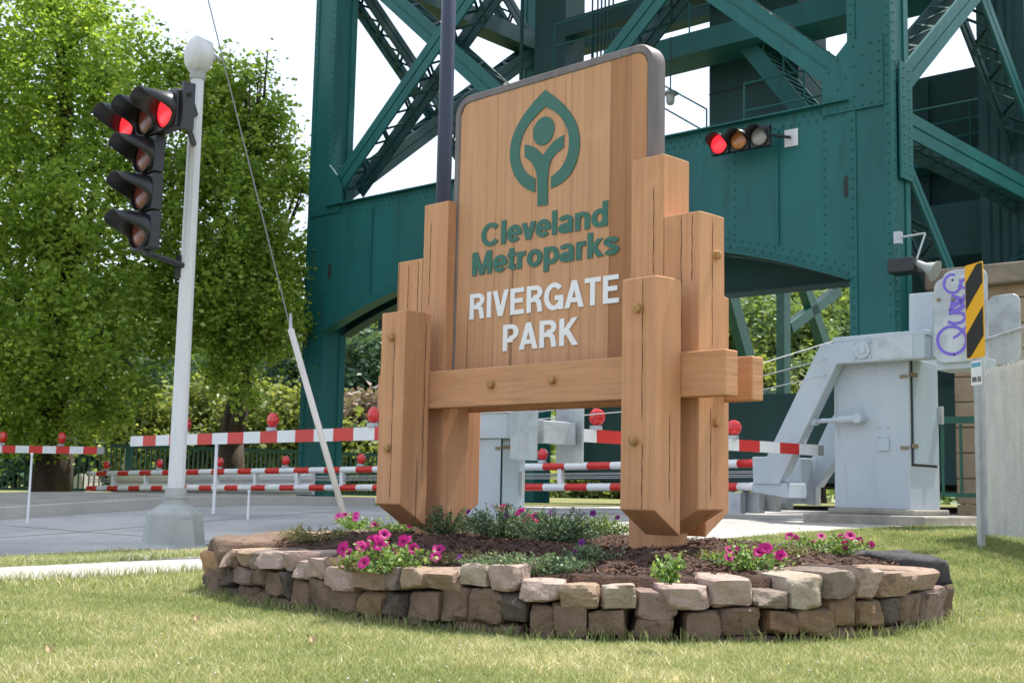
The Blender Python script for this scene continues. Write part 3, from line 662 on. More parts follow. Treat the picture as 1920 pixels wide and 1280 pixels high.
def plant(name, label, cat, px, py, z, rx, ry, h, nleaf, size, m, flowers, group=None, up=.6, asp=.4, stems=True):
    q = onz(px, py, z); b0 = V3(q[0], q[1], soil_z(q[0], q[1])); t = thing(name, b0, label, cat, group)
    ns = max(6, nleaf//18); tips = []; st = MB(); pts = []
    for i in range(ns):
        a = rng.uniform(0, 2*pi); f = sqrt(rng.random()); e = b0+V3(cos(a)*rx*f, sin(a)*ry*f, h*(1-.55*f*f)*rng.uniform(.55, 1.05)); tips.append(e)
        mid = b0*.5+e*.5+V3(0, 0, -.01)+rng.normal(0, .008, 3)
        root = b0*.8+e*.2; root[2] = b0[2]-.02
        st.path([root, mid, e], .0016, 4)
        k = nleaf//ns
        for j in range(k):
            u = rng.random()**.7; c = (root*(1-u)**2+2*mid*u*(1-u)+e*u*u); pts.append(c+rng.normal(0, size*.55, 3))
    V, Ft = leafset(np.array(pts), size, asp, up); V[:, 2] = np.maximum(V[:, 2], b0[2]-.01)
    fastmesh('foliage', V, Ft, m, t, b0, attr=np.repeat(rng.random(len(pts)), 4))
    if stems: st.build('stems', m, t)
    for col, n_, r in flowers:
        for _ in range(n_):
            e = tips[rng.integers(len(tips))]+V3(rng.normal(0, .02), rng.normal(0, .02), rng.uniform(.0, .03))
            flower(col, r*rng.uniform(.85, 1.12), e, (rng.normal(-.1, .45), rng.normal(-.85, .3), rng.uniform(.25, .9)), t)
    return t
pg = 'bedding plants in the stone flower bed'
plant('petunia_plant', 'bright magenta petunia cluster at the left front of the flower bed', 'flowering plant', 735, 1028, .36, .27, .20, .15, 700, .027, M['petleaf'], [('magenta', 21, .031)], pg)
plant('petunia_plant', 'small pink petunia behind the magenta cluster near the white guy guard', 'flowering plant', 665, 985, .36, .20, .16, .12, 420, .026, M['petleaf'], [('pink', 5, .028), ('magenta', 1, .026)], pg)
plant('petunia_plant', 'petunia with magenta blooms at the foot of the left timber posts', 'flowering plant', 740, 990, .38, .18, .16, .13, 380, .026, M['petleaf'], [('magenta', 3, .028), ('rose', 2, .028)], pg)
plant('sedum_plant', 'dry yellowish low plant at the left end of the flower bed', 'plant', 590, 1003, .36, .22, .17, .11, 700, .016, M['dryleaf'], [], pg, up=1.2)
plant('sedum_plant', 'pale straw-tipped plant in front of the pink petunia', 'plant', 660, 1030, .35, .13, .10, .08, 340, .016, M['dryleaf'], [], pg, up=1.0)
plant('calibrachoa_plant', 'grey green trailing plant with dark violet blooms left of the opening under the sign', 'flowering plant', 835, 998, .38, .24, .2, .19, 1700, .017, M['greyleaf'], [('violet', 3, .024), ('pale', 2, .02)], pg)
plant('calibrachoa_plant', 'grey green trailing plant with rose blooms below the sign opening', 'flowering plant', 945, 1003, .38, .30, .24, .21, 2600, .017, M['greyleaf'], [('rose', 3, .027), ('violet', 2, .02), ('pale', 1, .02)], pg)
plant('calibrachoa_plant', 'bushy grey green trailing plant in the middle of the bed with one magenta bloom', 'flowering plant', 1040, 1012, .38, .30, .24, .20, 2700, .017, M['greyleaf'], [('violet', 3, .018), ('magenta', 1, .028)], pg)
plant('calibrachoa_plant', 'grey green mat of foliage at the feet of the left timber posts', 'flowering plant', 880, 985, .38, .3, .2, .15, 2000, .018, M['greyleaf'], [('rose', 1, .024)], pg)
plant('calibrachoa_plant', 'long low grey green foliage in front of the sign opening', 'flowering plant', 990, 1030, .38, .34, .16, .10, 1900, .018, M['greyleaf'], [('violet', 1, .018)], pg)
plant('calibrachoa_plant', 'pale green foliage behind the middle of the flower bed', 'flowering plant', 1010, 985, .38, .36, .2, .16, 2000, .018, M['petleaf'], [('pale', 1, .018)], pg)
plant('sedum_plant', 'dry trailing stems on the mulch left of the middle of the bed', 'plant', 880, 1022, .38, .28, .12, .06, 600, .016, M['dryleaf'], [], pg, up=.6)
plant('calibrachoa_plant', 'low yellow green plant against the right timber posts', 'flowering plant', 1125, 1000, .38, .22, .18, .15, 1300, .018, M['petleaf'], [('violet', 1, .018)], pg)
plant('calibrachoa_plant', 'small violet-blooming plant beside the mulch in front of the right posts', 'flowering plant', 1110, 1035, .36, .16, .12, .09, 600, .017, M['greyleaf'], [('violet', 3, .017)], pg)
plant('weed_plant', 'bright green leafy sprig above the pale capstone', 'plant', 1255, 1072, .33, .09, .08, .10, 260, .026, M['petleaf'], [], pg, up=1.1)
plant('petunia_plant', 'petunia with two magenta blooms right of the timber posts', 'flowering plant', 1400, 1050, .34, .26, .15, .12, 640, .025, M['petleaf'], [('magenta', 9, .026)], pg)
plant('petunia_plant', 'petunia with magenta blooms near the right end of the flower bed', 'flowering plant', 1545, 1038, .34, .26, .14, .11, 640, .024, M['petleaf'], [('magenta', 10, .027)], pg)
plant('sedum_plant', 'straw coloured creeping plant between the two right hand petunias', 'plant', 1475, 1042, .34, .2, .12, .06, 420, .016, M['dryleaf'], [], pg, up=.8)
plant('sedum_plant', 'thin straw coloured trailing plant on the mulch left of the right hand petunia', 'plant', 1305, 1045, .34, .18, .10, .04, 260, .016, M['dryleaf'], [], pg, up=.5)

# ------------------------------------------------------------------ traffic signal pole and head
def proj(p):
    d = np.array(p, float)-EYE; w_ = d @ fw; return 960+F*(d @ CR)/w_, 640-F*(d @ CU)/w_
def striped(name, p, q, wd, ht, seg, parent, rnd=False, first=0, n=12, end=None):
    p, q = np.array(p, float), np.array(q, float); L = np.linalg.norm(q-p); k = max(2, int(round(L/seg))); m = MB(); cnt = []
    for i in range(k):
        a, b_ = p+(q-p)*i/k, p+(q-p)*(i+1)/k; f0 = len(m.f)
        if rnd: m.tube(a, b_, wd, n, cap=i in (0, k-1))
        else: m.beam(a, b_, wd, ht)
        cnt.append(len(m.f)-f0)
    o = m.build(name, M['white'], parent, smooth='all' if rnd else False); o.data.materials.append(M['red'])
    idx = []
    for i, c in enumerate(cnt): idx += [(i+first) % 2]*c
    o.data.polygons.foreach_set('material_index', idx); o.data.update()
    return o
def signal_section(par, c, face, right, up, lens, sz=.36, vis=.31, glow_in=False):
    """c: lens centre"""
    r = sz*.455
    b_ = MB().box(c, right, face, up, (-sz/2+.004, sz/2-.004), (-.12, -.012), (-sz/2+.004, sz/2-.004)); h = b_.build('housing', M['black'], par, bevel=.012)
    dm = MB(); dm.lathe(c-face*.01, face, [(0, r*.98), (.012, r*.9), (.03, r*.55), (.036, r*.05)], 28); dm.build('lens', lens, h, smooth='all')
    # tunnel visor with cut-away underside
    n = 36; m = MB(); vs = []; fs = []
    for rr_, inn in ((r*1.06, 0), (r*1.03, 1)):
        for k in range(n):
            a = 2*pi*k/n; dr = right*cos(a)+up*sin(a); Lk = vis*(.12+.88*sm((sin(a)+.38)/1.05)); drop = -.06
            for f in (0, 1): vs.append(c+dr*rr_+face*(-.01+f*Lk)+up*(drop*f*Lk))
    for k in range(n):
        a, b2 = 2*k, 2*((k+1) % n); o2 = 2*n
        fs += [(a, b2, b2+1, a+1), (o2+a, o2+a+1, o2+b2+1, o2+b2), (a+1, b2+1, o2+b2+1, o2+a+1)]
    m.add(vs, fs); m.build('visor', M['black'], h, smooth='all')
    return h
PBASE = onz(324, 1034, 0); PBASE[2] = 0
sp = thing('signal_pole', PBASE, 'silver painted steel pole on a flared cast base, topped by a round bell', 'pole')
def ringpoly(c, r, z, n=8, rot=pi/8): return [V3(c[0]+r*cos(rot+2*pi*k/n), c[1]+r*sin(rot+2*pi*k/n), z) for k in range(n)]
def loft(rings):
    m = MB(); n = len(rings[0]); vs = [p for r in rings for p in r]; fs = [(k*n+i, k*n+(i+1) % n, (k+1)*n+(i+1) % n, (k+1)*n+i) for k in range(len(rings)-1) for i in range(n)]
    fs += [tuple(range(n))[::-1], tuple(range((len(rings)-1)*n, len(rings)*n))]; return m.add(vs, fs)
c = PBASE; RT = .9
loft([ringpoly(c, .345, .012, 8, RT), ringpoly(c, .345, .05, 8, RT), ringpoly(c, .30, .07, 8, RT), ringpoly(c, .262, .36, 8, RT), ringpoly(c, .15, .44, 8, RT), ringpoly(c, .115, .455, 8, RT)]).build('cast_base', M['castbase'], sp, bevel=.012)
MB().tube(c+UP*.45, c+UP*.60, .112, 16, .098).tube(c+UP*.505, c+UP*.53, .120, 16).build('collar', M['castbase'], sp, smooth=True)
loft([ringpoly(c, .080, .58, 12), ringpoly(c, .064, 4.64, 12)]).build('shaft', M['pole'], sp)
MB().tube(c+UP*4.62, c+UP*4.72, .078, 20).build('cap_ring', M['castbase'], sp, smooth=True)
cb = MB().box(c, V3(1, 0, 0), V3(0, 1, 0), UP, (-.02, .16), (-.262, -.256), (.12, .32))
hp = c+V3(cos(RT-pi/8)*0, 0, 0)
MB().prism([onpl(x, y, c+V3(0, -.243, .2), V3(0, 1, -.14)) for x, y in ((323, 975), (361, 974), (368, 1031), (322, 1031))], V3(0, -.012, 0)).build('hand_hole_cover', M['castbase'], sp)
bc = c+UP*4.87; bx = V3(-.80, -.60, 0)
MB().lathe(bc-bx*.11, bx, [(0, .11), (.015, .155), (.10, .172), (.15, .185), (.165, .185), (.17, .172), (.20, .15), (.22, .11), (.235, .05), (.24, .008)], 32).build('bell', M['pole'], sp, smooth='all')
MB().lathe(bc-bx*.17, bx, [(0, .03), (.06, .05)], 14).tube(bc-bx*.15+UP*.04, bc-bx*.24+UP*.0, .015).build('bell_bolt', M['castbase'], sp, smooth=True)
struct(MB().tube(c-UP*.05, c+UP*.012, .58, 28).build('signal_pad', M['path']))
H0 = ony(311, 207, 11.25); face = -dp
hd = thing('traffic_signal', H0-al*.18+dp*.1, 'black T-shaped six lens traffic signal with two lit red lamps, bracketed to the silver pole', 'traffic signal')
TP = [H0+al*.362*k for k in range(3)]; CP = [TP[1]-UP*.362*(k+1) for k in range(3)]
for k, (q, ln) in enumerate([(TP[0], 'red_on'), (TP[1], 'red_off'), (TP[2], 'red_on'), (CP[0], 'red_off'), (CP[1], 'red_off'), (CP[2], 'red_off')]):
    signal_section(hd, q, face, -al, UP, M[ln])
k = MB(); a = TP[1]+UP*.18+dp*.1; k.tube(a, a+UP*.07, .035, 12); b0 = TP[0]-al*.25+UP*.12+dp*.1; k.tube(a+UP*.05, TP[0]+UP*.22+dp*.1, .022).tube(TP[0]+UP*.22+dp*.1, b0, .022)
k.box(TP[0]+dp*.1, -al, -dp, UP, (.19, .235), (-.06, .06), (-.2, .24)); k.tube(TP[0]-al*.2+dp*.1+UP*.18, V3(c[0], c[1], TP[0][2]+.18), .03).tube(TP[0]-al*.2+dp*.1-UP*.12, V3(c[0], c[1], TP[0][2]-.12), .03)
k.build('upper_bracket', M['black'], hd, smooth=True)
e = CP[2]-UP*.2+dp*.1; pz = V3(c[0], c[1], e[2]-.05)
k = MB().tube(CP[2]-UP*.18+dp*.1, e-UP*.02, .045, 14).path([e, e*.3+pz*.7+UP*.0, pz], .028, 12); k.box(pz, V3(1, 0, 0), V3(0, 1, 0), UP, (-.11, -.055), (-.05, .05), (-.11, .11)); k.build('lower_bracket', M['black'], hd, smooth=True)

# ------------------------------------------------------------------ navy lamp pole, guy wire
NP = onz(822, 990, .1); NP = V3(*(ony(822, 700, 12.2)[:2]), 0)
t = thing('lamp_pole', NP, 'dark navy round pole rising behind the left side of the park sign', 'pole')
MB().tube(NP, NP+UP*9, .080, 24, .070).build('shaft', M['navy'], t, smooth='all')
MB().lathe(NP, UP, [(0, .19), (.03, .19), (.05, .12), (.5, .10)], 20).build('base', M['navy'], t, smooth=True)
G0 = onz(664, 1032, 0); G1 = ony(545, 617, G0[1]+.1); G2 = ony(375, -60, G0[1]+.25)
t = thing('guy_wire', G0, 'thin slanting steel guy wire with a white plastic guard on its lower end', 'guy wire')
MB().tube(G0, G1, .033, 14).build('guard', M['pvc'], t, smooth='all')
MB().tube(G1, G2, .007, 8).build('wire', M['wire'], t)
MB().tube(ony(545, 588, G0[1]+.1), G1, .014, 8, .02).build('clamp', M['galv'], t)

# ------------------------------------------------------------------ bridge frame axes
B48 = radians(48.5); bl = V3(-sin(B48), cos(B48), 0); bd = V3(cos(B48), sin(B48), 0)
BO = ony(1674, 450, 18.5); BO[2] = 0
def Bp(s, t, z): return BO+bl*s+bd*t+UP*z
def BT(x, y, t):            # picture point on the plane at depth t -> (s, z)
    q = onpl(x, y, BO+bd*t, bd); v = q-BO; return float(v @ bl), float(q[2])
def BS(x, y, s):            # picture point on the plane at side offset s -> (t, z)
    q = onpl(x, y, BO+bl*s, bl); v = q-BO; return float(v @ bd), float(q[2])

# ------------------------------------------------------------------ bridge lift tower
TD = 7.2; TW = 13.12
tw = thing('lift_bridge_tower', Bp(6.9, 3.6, 0), 'tall dark green riveted steel lift bridge tower with arched portal girder over the road', 'bridge tower')
riv = MB()
def col(s0, s1, t0, t1, z0, z1, rivs=True):
    m = MB().box(BO, bl, bd, UP, (s0, s1), (t0, t1), (z0, z1))
    # projecting edge angles
    for a in (s0-.02, s1-.09): pass
    o = m.build('column', M['steel'], tw)
    f = MB()
    for (a, b_) in ((s0-.03, s0+.10), (s1-.10, s1+.03)):
        f.box(BO, bl, bd, UP, (a, b_), (t0-.022, t0+.0), (z0, z1))
    f.box(BO, bl, bd, UP, (s0-.03, s0), (t0+.0005, t0+.16), (z0, z1)).box(BO, bl, bd, UP, (s1, s1+.03), (t0+.0005, t0+.16), (z0, z1))
    f.box(BO, bl, bd, UP, (s0-.03, s0), (t1-.16, t1), (z0, z1))
    f.build('column_flange', M['steel'], tw)
    if rivs:
        z = z0+.1
        while z < min(z1, 13):
            for a in (s0+.035, s1-.035): riv.rivet(Bp(a, t0-.022, z), -bd, .016)
            riv.rivet(Bp(s0-.03, t0+.08, z+.07), -bl, .016); z += .155
    return o
ZT = 44
for s0 in (0, TW):
    col(s0+.01, s0+.67, 0, .62, -.6, ZT); col(s0+.01, s0+.67, TD, TD+.62, -.6, ZT, False)
# portal girder with arched soffit
def arch(s):
    u = (s-6.9)/6.25; u = min(1, abs(u)); return 4.86-.10*u**2-.80*max(0, u-.45)**1.5/.41
GS = lin(.67, TW+.01, 44)
def girder(t, th, top, fn, name, m, rv=False, fl=.30):
    g = MB(); pts = [Bp(s, t, fn(s)) for s in GS]+[Bp(GS[-1], t, top), Bp(GS[0], t, top)]
    vs = []; fs = []; n = len(GS)
    for s in GS: vs += [Bp(s, t, fn(s)), Bp(s, t+th, fn(s)), Bp(s, t, top), Bp(s, t+th, top)]
    for i in range(n-1):
        a, b_ = 4*i, 4*i+4; fs += [(a, b_, b_+2, a+2), (a+1, a+3, b_+3, b_+1), (a, a+1, b_+1, b_), (a+2, b_+2, b_+3, a+3)]
    g.add(vs, fs); o = g.build(name, m, tw)
    f = MB()
    for i in range(n-1):
        p, q = Bp(GS[i], t+th/2, fn(GS[i])-.012), Bp(GS[i+1], t+th/2, fn(GS[i+1])-.012); f.beam(p, q, fl, .022, UP)
    f.beam(Bp(GS[0], t+th/2, top+.012), Bp(GS[-1], t+th/2, top+.012), fl, .024)
    f.build('flange', m, tw)
    if rv:
        L = TW-.66; k = int(L/.15)
        for i in range(k):
            s = .72+i*.15
            riv.rivet(Bp(s, t, top-.09), -bd, .016); riv.rivet(Bp(s+.075, t, top-.20), -bd, .016)
            riv.rivet(Bp(s, t, fn(s)+.09), -bd, .016); riv.rivet(Bp(s+.075, t, fn(s+.075)+.20), -bd, .016)
        s = 1.11
        while s < TW:
            z = fn(s)+.3
            while z < top-.25: riv.rivet(Bp(s, t, z), -bd, .016); z += .15
            s += 1.62
    return o
girder(-.012, .05, 6.78, arch, 'portal_girder', M['steel'], True)
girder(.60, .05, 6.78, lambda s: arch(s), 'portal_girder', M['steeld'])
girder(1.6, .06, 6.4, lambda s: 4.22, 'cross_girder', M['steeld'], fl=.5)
st_ = MB(); s = 1.92
while s < TW:
    st_.box(BO, bl, bd, UP, (s-.012, s+.012), (-.055, -.0125), (arch(s)+.25, 6.55)); s += 1.62*2
st_.build('stiffener', M['steel'], tw)
pl = MB(); s0_, z0_ = BT(1595, 362, -.012)
for px, py in ((1588, 350), (618, 508)):
    a, z = BT(px, py, -.02)
    P = [Bp(a+.055*cos(u), -.016, z+.12+.055*sin(u)) for u in lin(0, pi, 8)]+[Bp(a-.055*cos(u), -.016, z-.12-.055*sin(u)) for u in lin(0, pi, 8)]
    MB().prism(P, -bd*.004).build('slot_hole', M['gap'], tw)
MB().box(BO, bl, bd, UP, (.9, 12.9), (1.0, 3.3), (23, 34)).build('counterweight', M['concrete2'], tw); MB().box(BO, bl, bd, UP, (.9, 12.9), (3.9, 6.6), (23, 34)).build('counterweight', M['concrete2'], tw)  # unseen, added high in the tower to shade the road; gap for light streaks
# gussets
def gus(poly, t, th=.03, m=None, name='gusset_plate', rv=True):
    P = [Bp(s, t, z) for s, z in poly]; MB().prism(P, bd*th).build(name, m or M['steel'], tw)
    if rv:
        A = np.array(poly); lo, hi = A.min(0), A.max(0); s = lo[0]+.06
        while s < hi[0]-.04:
            z = lo[1]+.06
            while z < hi[1]-.05:
                if rv == 'all' or abs(s-lo[0]) < .1 or z < lo[1]+.12 or int((s+z)*7.3) % 3 == 0: riv.rivet(Bp(s, t, z), -bd, .017)
                z += .16
            s += .14
for mir in (0, 1):
    f = (lambda s: s) if not mir else (lambda s: TW+.68-s)
    gus([(f(.10), 6.62), (f(1.12), 6.62), (f(1.12), 7.2), (f(.98), 7.45), (f(.68), 7.75), (f(.10), 7.75)], -.045)
gus([(6.3, 6.7), (7.5, 6.7), (7.5, 7.1), (7.2, 7.4), (6.6, 7.4), (6.3, 7.1)], -.045)
def chord(m, p, q, w_, out, th=.05):
    """channel-like chord: web + two raised edges; out = outward normal"""
    d = np.array(q)-np.array(p); d = d/np.linalg.norm(d); x = np.cross(d, out); x /= np.linalg.norm(x)
    for a, b_, pr in ((-.5, -.05, 0), (.05, .5, 0), (-.05, .05, -.03)):
        o = (a+b_)/2*w_; p2, q2 = p+x*o-out*(0 if pr == 0 else .02), q+x*o-out*(0 if pr == 0 else .02); m.beam(p2, q2, abs(b_-a)*w_ if abs(np.cross(d, out) @ x) > 0 else 0, th, out)
def laced(p, q, dd, dist, w_, m1=None, m2=None, lace=True, step=.42, name='laced_brace'):
    """two channel chords a distance apart along dd, tied by zigzag lacing"""
    p, q = np.array(p, float), np.array(q, float); d = q-p; L = np.linalg.norm(d); d /= L; x = np.cross(d, dd); x /= np.linalg.norm(x)
    m = MB(); chord(m, p, q, w_, -dd); o = m.build(name, m1 or M['steel'], tw)
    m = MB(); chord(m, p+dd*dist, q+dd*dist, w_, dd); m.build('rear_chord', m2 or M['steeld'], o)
    if lace:
        m = MB(); k = int(L/step)
        for side in (-1, 1):
            for i in range(k):
                a, b_ = p+d*(i*L/k)+x*side*w_*.46, p+d*((i+1)*L/k)+x*side*w_*.46
                if i % 2: a = a+dd*dist
                else: b_ = b_+dd*dist
                m.beam(a, b_, .06, .012, x)
        m.build('lacing', m2 or M['steeld'], o)
    return o
def zz(i): return 7.25+i*5.35
for lev in range(0, 7):
    z0, z1 = zz(lev), zz(lev+1)-.1
    for sa, sb in ((.9, 6.9), (12.9, 6.9)):
        lace = lev < 2
        if lev % 2 == 0:
            laced(Bp(sa, .05, z0), Bp(sb, .05, z1), bd, .62, .42, lace=lace); laced(Bp(sb, .10, z0), Bp(sa, .10, z1), bd, .52, .40, lace=lace)
        else:
            laced(Bp(sa, .05, z0), Bp(sb, .05, z1), bd, .62, .42, lace=False); laced(Bp(sb, .10, z0), Bp(sa, .10, z1), bd, .52, .40, lace=False)
    MB().box(BO, bl, bd, UP, (.68, TW), (.05, .6), (z1-.1, z1+.45)).build('strut', M['steel'], tw)
    for s in (0, TW):      # side trusses
        sf, dn = (s-.02, bl) if s == 0 else (s+.66, -bl)
        q = .5
        laced(Bp(sf, .5, z0-.1), Bp(sf, TD-.1, z1-.1), dn, q, .40, m2=M['steeld'], lace=lev < 2)
        laced(Bp(sf+(.06 if s == 0 else -.06), .5, z1-.1), Bp(sf+(.06 if s == 0 else -.06), TD-.1, z0-.1), dn, q, .34, lace=lev < 2)
        MB().box(BO, bl, bd, UP, (s+.02, s+.6), (.63, TD-.01), (z1-.1, z1+.35)).build('strut', M['steeld'], tw)
    if lev: MB().box(BO, bl, bd, UP, (.68, TW), (TD+.05, TD+.5), (z0-.4, z0+.3)).build('strut', M['steeld'], tw)
# extra depth brace seen on the left, lower side bracing on the right
zs, zl = 6.05, 6.55
laced(Bp(-.02, .45, 6.42), Bp(-.02, TD, 6.42), bl, .5, .42, lace=True, name='side_strut'); laced(Bp(TW+.3, .45, 6.42), Bp(TW+.3, TD, 6.42), bl, .4, .42, lace=False, name='side_strut')
laced(Bp(-.02, .30, 5.95), Bp(-.02, 3.6, 3.05), bl, .45, .24, name='side_brace'); laced(Bp(-.02, TD, 5.95), Bp(-.02, 3.9, 3.05), bl, .45, .24, name='side_brace')
MB().box(BO, bl, bd, UP, (-.075, -.045), (.17, .62), (5.5, 7.35)).build('gusset_plate', M['steel'], tw)
for z in lin(5.6, 7.25, 12):
    for t_ in (.30, .50): riv.rivet(Bp(-.075, t_, z), -bl, .016)
# rear portal: girder, centre hanger, dark machinery wall
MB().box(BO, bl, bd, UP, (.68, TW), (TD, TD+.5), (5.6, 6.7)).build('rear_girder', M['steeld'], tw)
sA, _ = BT(1058, 60, TD-.3); sB, _ = BT(1003, 60, TD-.3)
# walkway, stair, railings and wall of the stair tower at t=3
wk = MB(); WT = 3.0
wk.box(BO, bl, bd, UP, (.7, 8.1), (WT, WT+.9), (9.50, 9.95)); wk.build('walkway', M['steel'], tw)
rl = MB()
def railing(m, pts, h=1.0, r=.018, mid=2, ps=1.2):
    for i in range(len(pts)-1):
        p, q = np.array(pts[i]), np.array(pts[i+1]); L = np.linalg.norm(q-p); k = max(1, int(L/ps))
        for j in range(k+1): a = p+(q-p)*j/k; m.tube(a, a+UP*h, r, 6)
        for e in range(mid): m.tube(p+UP*h*(1-e/max(1, mid)), q+UP*h*(1-e/max(1, mid)), r, 6)
railing(rl, [Bp(9.2, WT, 9.95), Bp(8.1, WT, 9.95), Bp(.7, WT, 9.95)]); 
(a, az), (b_, bz) = BT(1395, 78, WT+.4), BT(1508, 215, WT+.4)
sw = MB().beam(Bp(a, WT+.4, az), Bp(b_, WT+.4, bz), .05, .34).beam(Bp(a, WT+1.2, az), Bp(b_, WT+1.2, bz), .05, .34)
for k in range(11):
    f = (k+.5)/11; s_, z_ = a+(b_-a)*f, az+(bz-az)*f; sw.box(BO, bl, bd, UP, (s_-.12, s_+.12), (WT+.42, WT+1.18), (z_+.10, z_+.13))
sw.build('stair', M['steel'], tw); railing(rl, [Bp(a, WT+1.2, az+.15), Bp(b_, WT+1.2, bz+.15)], 1.0, ps=.7); railing(rl, [Bp(a, WT+.4, az+.15), Bp(b_, WT+.4, bz+.15)], 1.0, ps=.7)
railing(rl, [Bp(3.1, .9, 6.8), Bp(.75, .9, 6.8)], 1.0); rl_pts = [BT(1225, 150, 2.0), BT(1325, 205, 2.0)]
railing(rl, [Bp(rl_pts[0][0], 2.0, rl_pts[0][1]-.9), Bp(rl_pts[1][0], 2.0, rl_pts[1][1]-.9)], .9)
rl.build('railing', M['steel'], tw)
(a, az), (b_, bz) = BT(1330, 200, 4.2), BT(1497, 200, 4.2)
blk = MB().box(BO, bl, bd, UP, (b_, a), (4.2, 5.4), (6.0, 15.5))
blk.build('stair_enclosure', M['steeld'], tw)
sm_ = MB()
for z in (7.4, 8.15, 9.0, 9.9): sm_.box(BO, bl, bd, UP, (b_-.01, a+.01), (4.185, 4.199), (z, z+.02))
sm_.build('panel_seam', M['gap'], tw)
hb = MB(); (a, az), (b_, bz) = BT(1060, 45, 3.6), BT(1230, 12, 3.6)
MB().box(BO, bl, bd, UP, (2.0, a), (3.6, 4.0), (az-.30, az+.12)).build('machinery_beam', M['steeld'], tw)
(a, az), (b_, bz) = BT(1003, 60, 3.6), BT(1060, 60, 3.6)
MB().box(BO, bl, bd, UP, (b_, a), (3.6, 4.3), (8.6, 16)).build('hanger_column', M['steeld'], tw)
MB().box(BO, bl, bd, UP, (b_+.12, a-.12), (3.5, 3.6), (8.6, 9.9)).build('hanger_shoe', M['steel'], tw)
rp = MB()
for k, px in enumerate((978, 1110, 1120, 1127, 1134, 1141, 1149)):
    s_, z_ = BT(px, 80, 3.2); rp.tube(Bp(s_, 3.2, 7.0), Bp(s_, 3.2, 18), .05 if k == 0 else .022, 6)
rp.build('lift_rope', M['steeld'], tw)
# big counterweight mass behind the right leg
sR, zt_ = BT(1700, 152, 8.4)
MB().box(BO, bl, bd, UP, (-5, sR+.4), (8.4, 10.6), (4.9, zt_)).build('counterweight', M['steeld'], tw)
cwm = MB(); s = -4.8
while s < sR+.3: cwm.box(BO, bl, bd, UP, (s, s+.12), (8.3, 8.398), (4.9, zt_-.1)); s += 1.1
cwm.build('counterweight_rib', M['steeld'], tw)
MB().box(BO, bl, bd, UP, (-6, sR+.4), (8.9, 10.6), (1.2, 4.85)).build('pier_girder', M['steeld'], tw)
gr = MB(); railing(gr, [Bp(sR-.2, 7.9, zt_-2.0), Bp(-2.4, 7.9, zt_-2.0)], 1.1, .03, 3, 1.2)
gr.box(BO, bl, bd, UP, (-2.4, sR-.2), (7.6, 8.3), (zt_-2.25, zt_-2.0)); gr.build('service_walkway', M['steel'], tw)
vt = MB()
for k, px in enumerate((1845, 1862, 1880, 1897, 1912)):
    s_, _ = BT(px, 200, 6.6); vt.box(BO, bl, bd, UP, (s_-.12, s_+.12), (6.6, 6.9), (4.9, 20))
vt.build('guide_post', M['steeld'], tw)
riv.build('rivets', M['steel'], tw)
# signal on the girder
g0 = onpl(1348, 270, BO-bd*.42, bd)
hs = thing('traffic_signal', g0+bl*.0, 'small horizontal three lens signal with red lamp lit, mounted on the green portal girder', 'traffic signal')
for k, ln in enumerate(('red_on', 'amber_off', 'clear_off')):
    signal_section(hs, g0-bl*.375*k, -bd, -bl, UP, M[ln], .35, .22)
q = g0-bl*(.375*2+.2); MB().tube(q+bd*.1, q-bl*.16+bd*.36, .025).build('bracket', M['black'], hs, smooth=True)
MB().box(q-bl*.16+bd*.40, bl, bd, UP, (-.12, .12), (-.012, .0), (-.14, .14)).build('back_plate', M['pole'], hs)
# horn and bracket on the right leg
hq = Bp(-.03, .1, 0); a = onpl(1684, 446, BO-bd*.1, bd)
t = thing('bridge_horn', a, 'grey horn and dark box bolted to the right leg of the green tower', 'horn')
MB().box(a, -bl, bd, UP, (-.05, .05), (-.05, .05), (-.09, .09)).build('junction_box', M['galv'], t)
b_ = onpl(1705, 492, BO-bd*.15, bd)
MB().box(b_, -bl, bd, UP, (-.28, .12), (-.15, .2), (-.16, .06)).build('horn_box', M['black'], t, bevel=.02)
MB().lathe(b_-bl*.1-UP*.02, -bl-UP*.5, [(0, .05), (.15, .06), (.28, .12), (.33, .16)], 20).build('horn_bell', M['castbase'], t, smooth=True)
MB().tube(a, a-bl*.42+UP*.02, .015).tube(a-bl*.42+UP*.02, b_-bl*.1, .015).build('pipe', M['galv'], t)
# lights on tower
b_ = onpl(1257, 180, BO+bd*2.2, bd)
t = thing('work_lamp', b_, 'small grey lantern hanging under the walkway of the green tower', 'lamp')
MB().lathe(b_+UP*.12, -UP, [(0, .05), (.06, .16), (.09, .16), (.1, .09), (.26, .08), (.3, .05)], 18).build('lantern', M['galv'], t, smooth=True)
MB().tube(b_+UP*.12, b_+UP*1.2, .015).build('hanger', M['steeld'], t)

# ------------------------------------------------------------------ lift span beyond the portal
LS = 12.3; t0z, zc = BS(1450, 782, LS)
sp2 = thing('lift_span', Bp(6.9, 12, 1), 'green steel truss lift span seen through the tower portal behind the barriers', 'bridge span')
MB().box(BO, bl, bd, UP, (.9, LS+.6), (8.2, 8.7), (.95, zc-.15)).build('end_floor_beam', M['steeld'], sp2)
MB().box(BO, bl, bd, UP, (LS, LS+.4), (8.75, 60), (zc-.35, zc+.05)).build('bottom_chord', M['fence'], sp2)
MB().box(BO, bl, bd, UP, (LS-.3, LS-.15), (8.75, 60), (.9, zc-.36)).build('fascia', M['steeld'], sp2)
MB().box(BO, bl, bd, UP, (1.0, LS-.35), (8.75, 60), (.95, 1.25)).build('deck', M['steeld'], sp2)
def smem(x0, y0, x1, y1, w_, name='truss_member'):
    a, b_ = BS(x0, y0, LS+.2), BS(x1, y1, LS+.2); MB().beam(Bp(LS+.2, *a), Bp(LS+.2, *b_), w_, .3, bl).build(name, M['fence'], sp2)
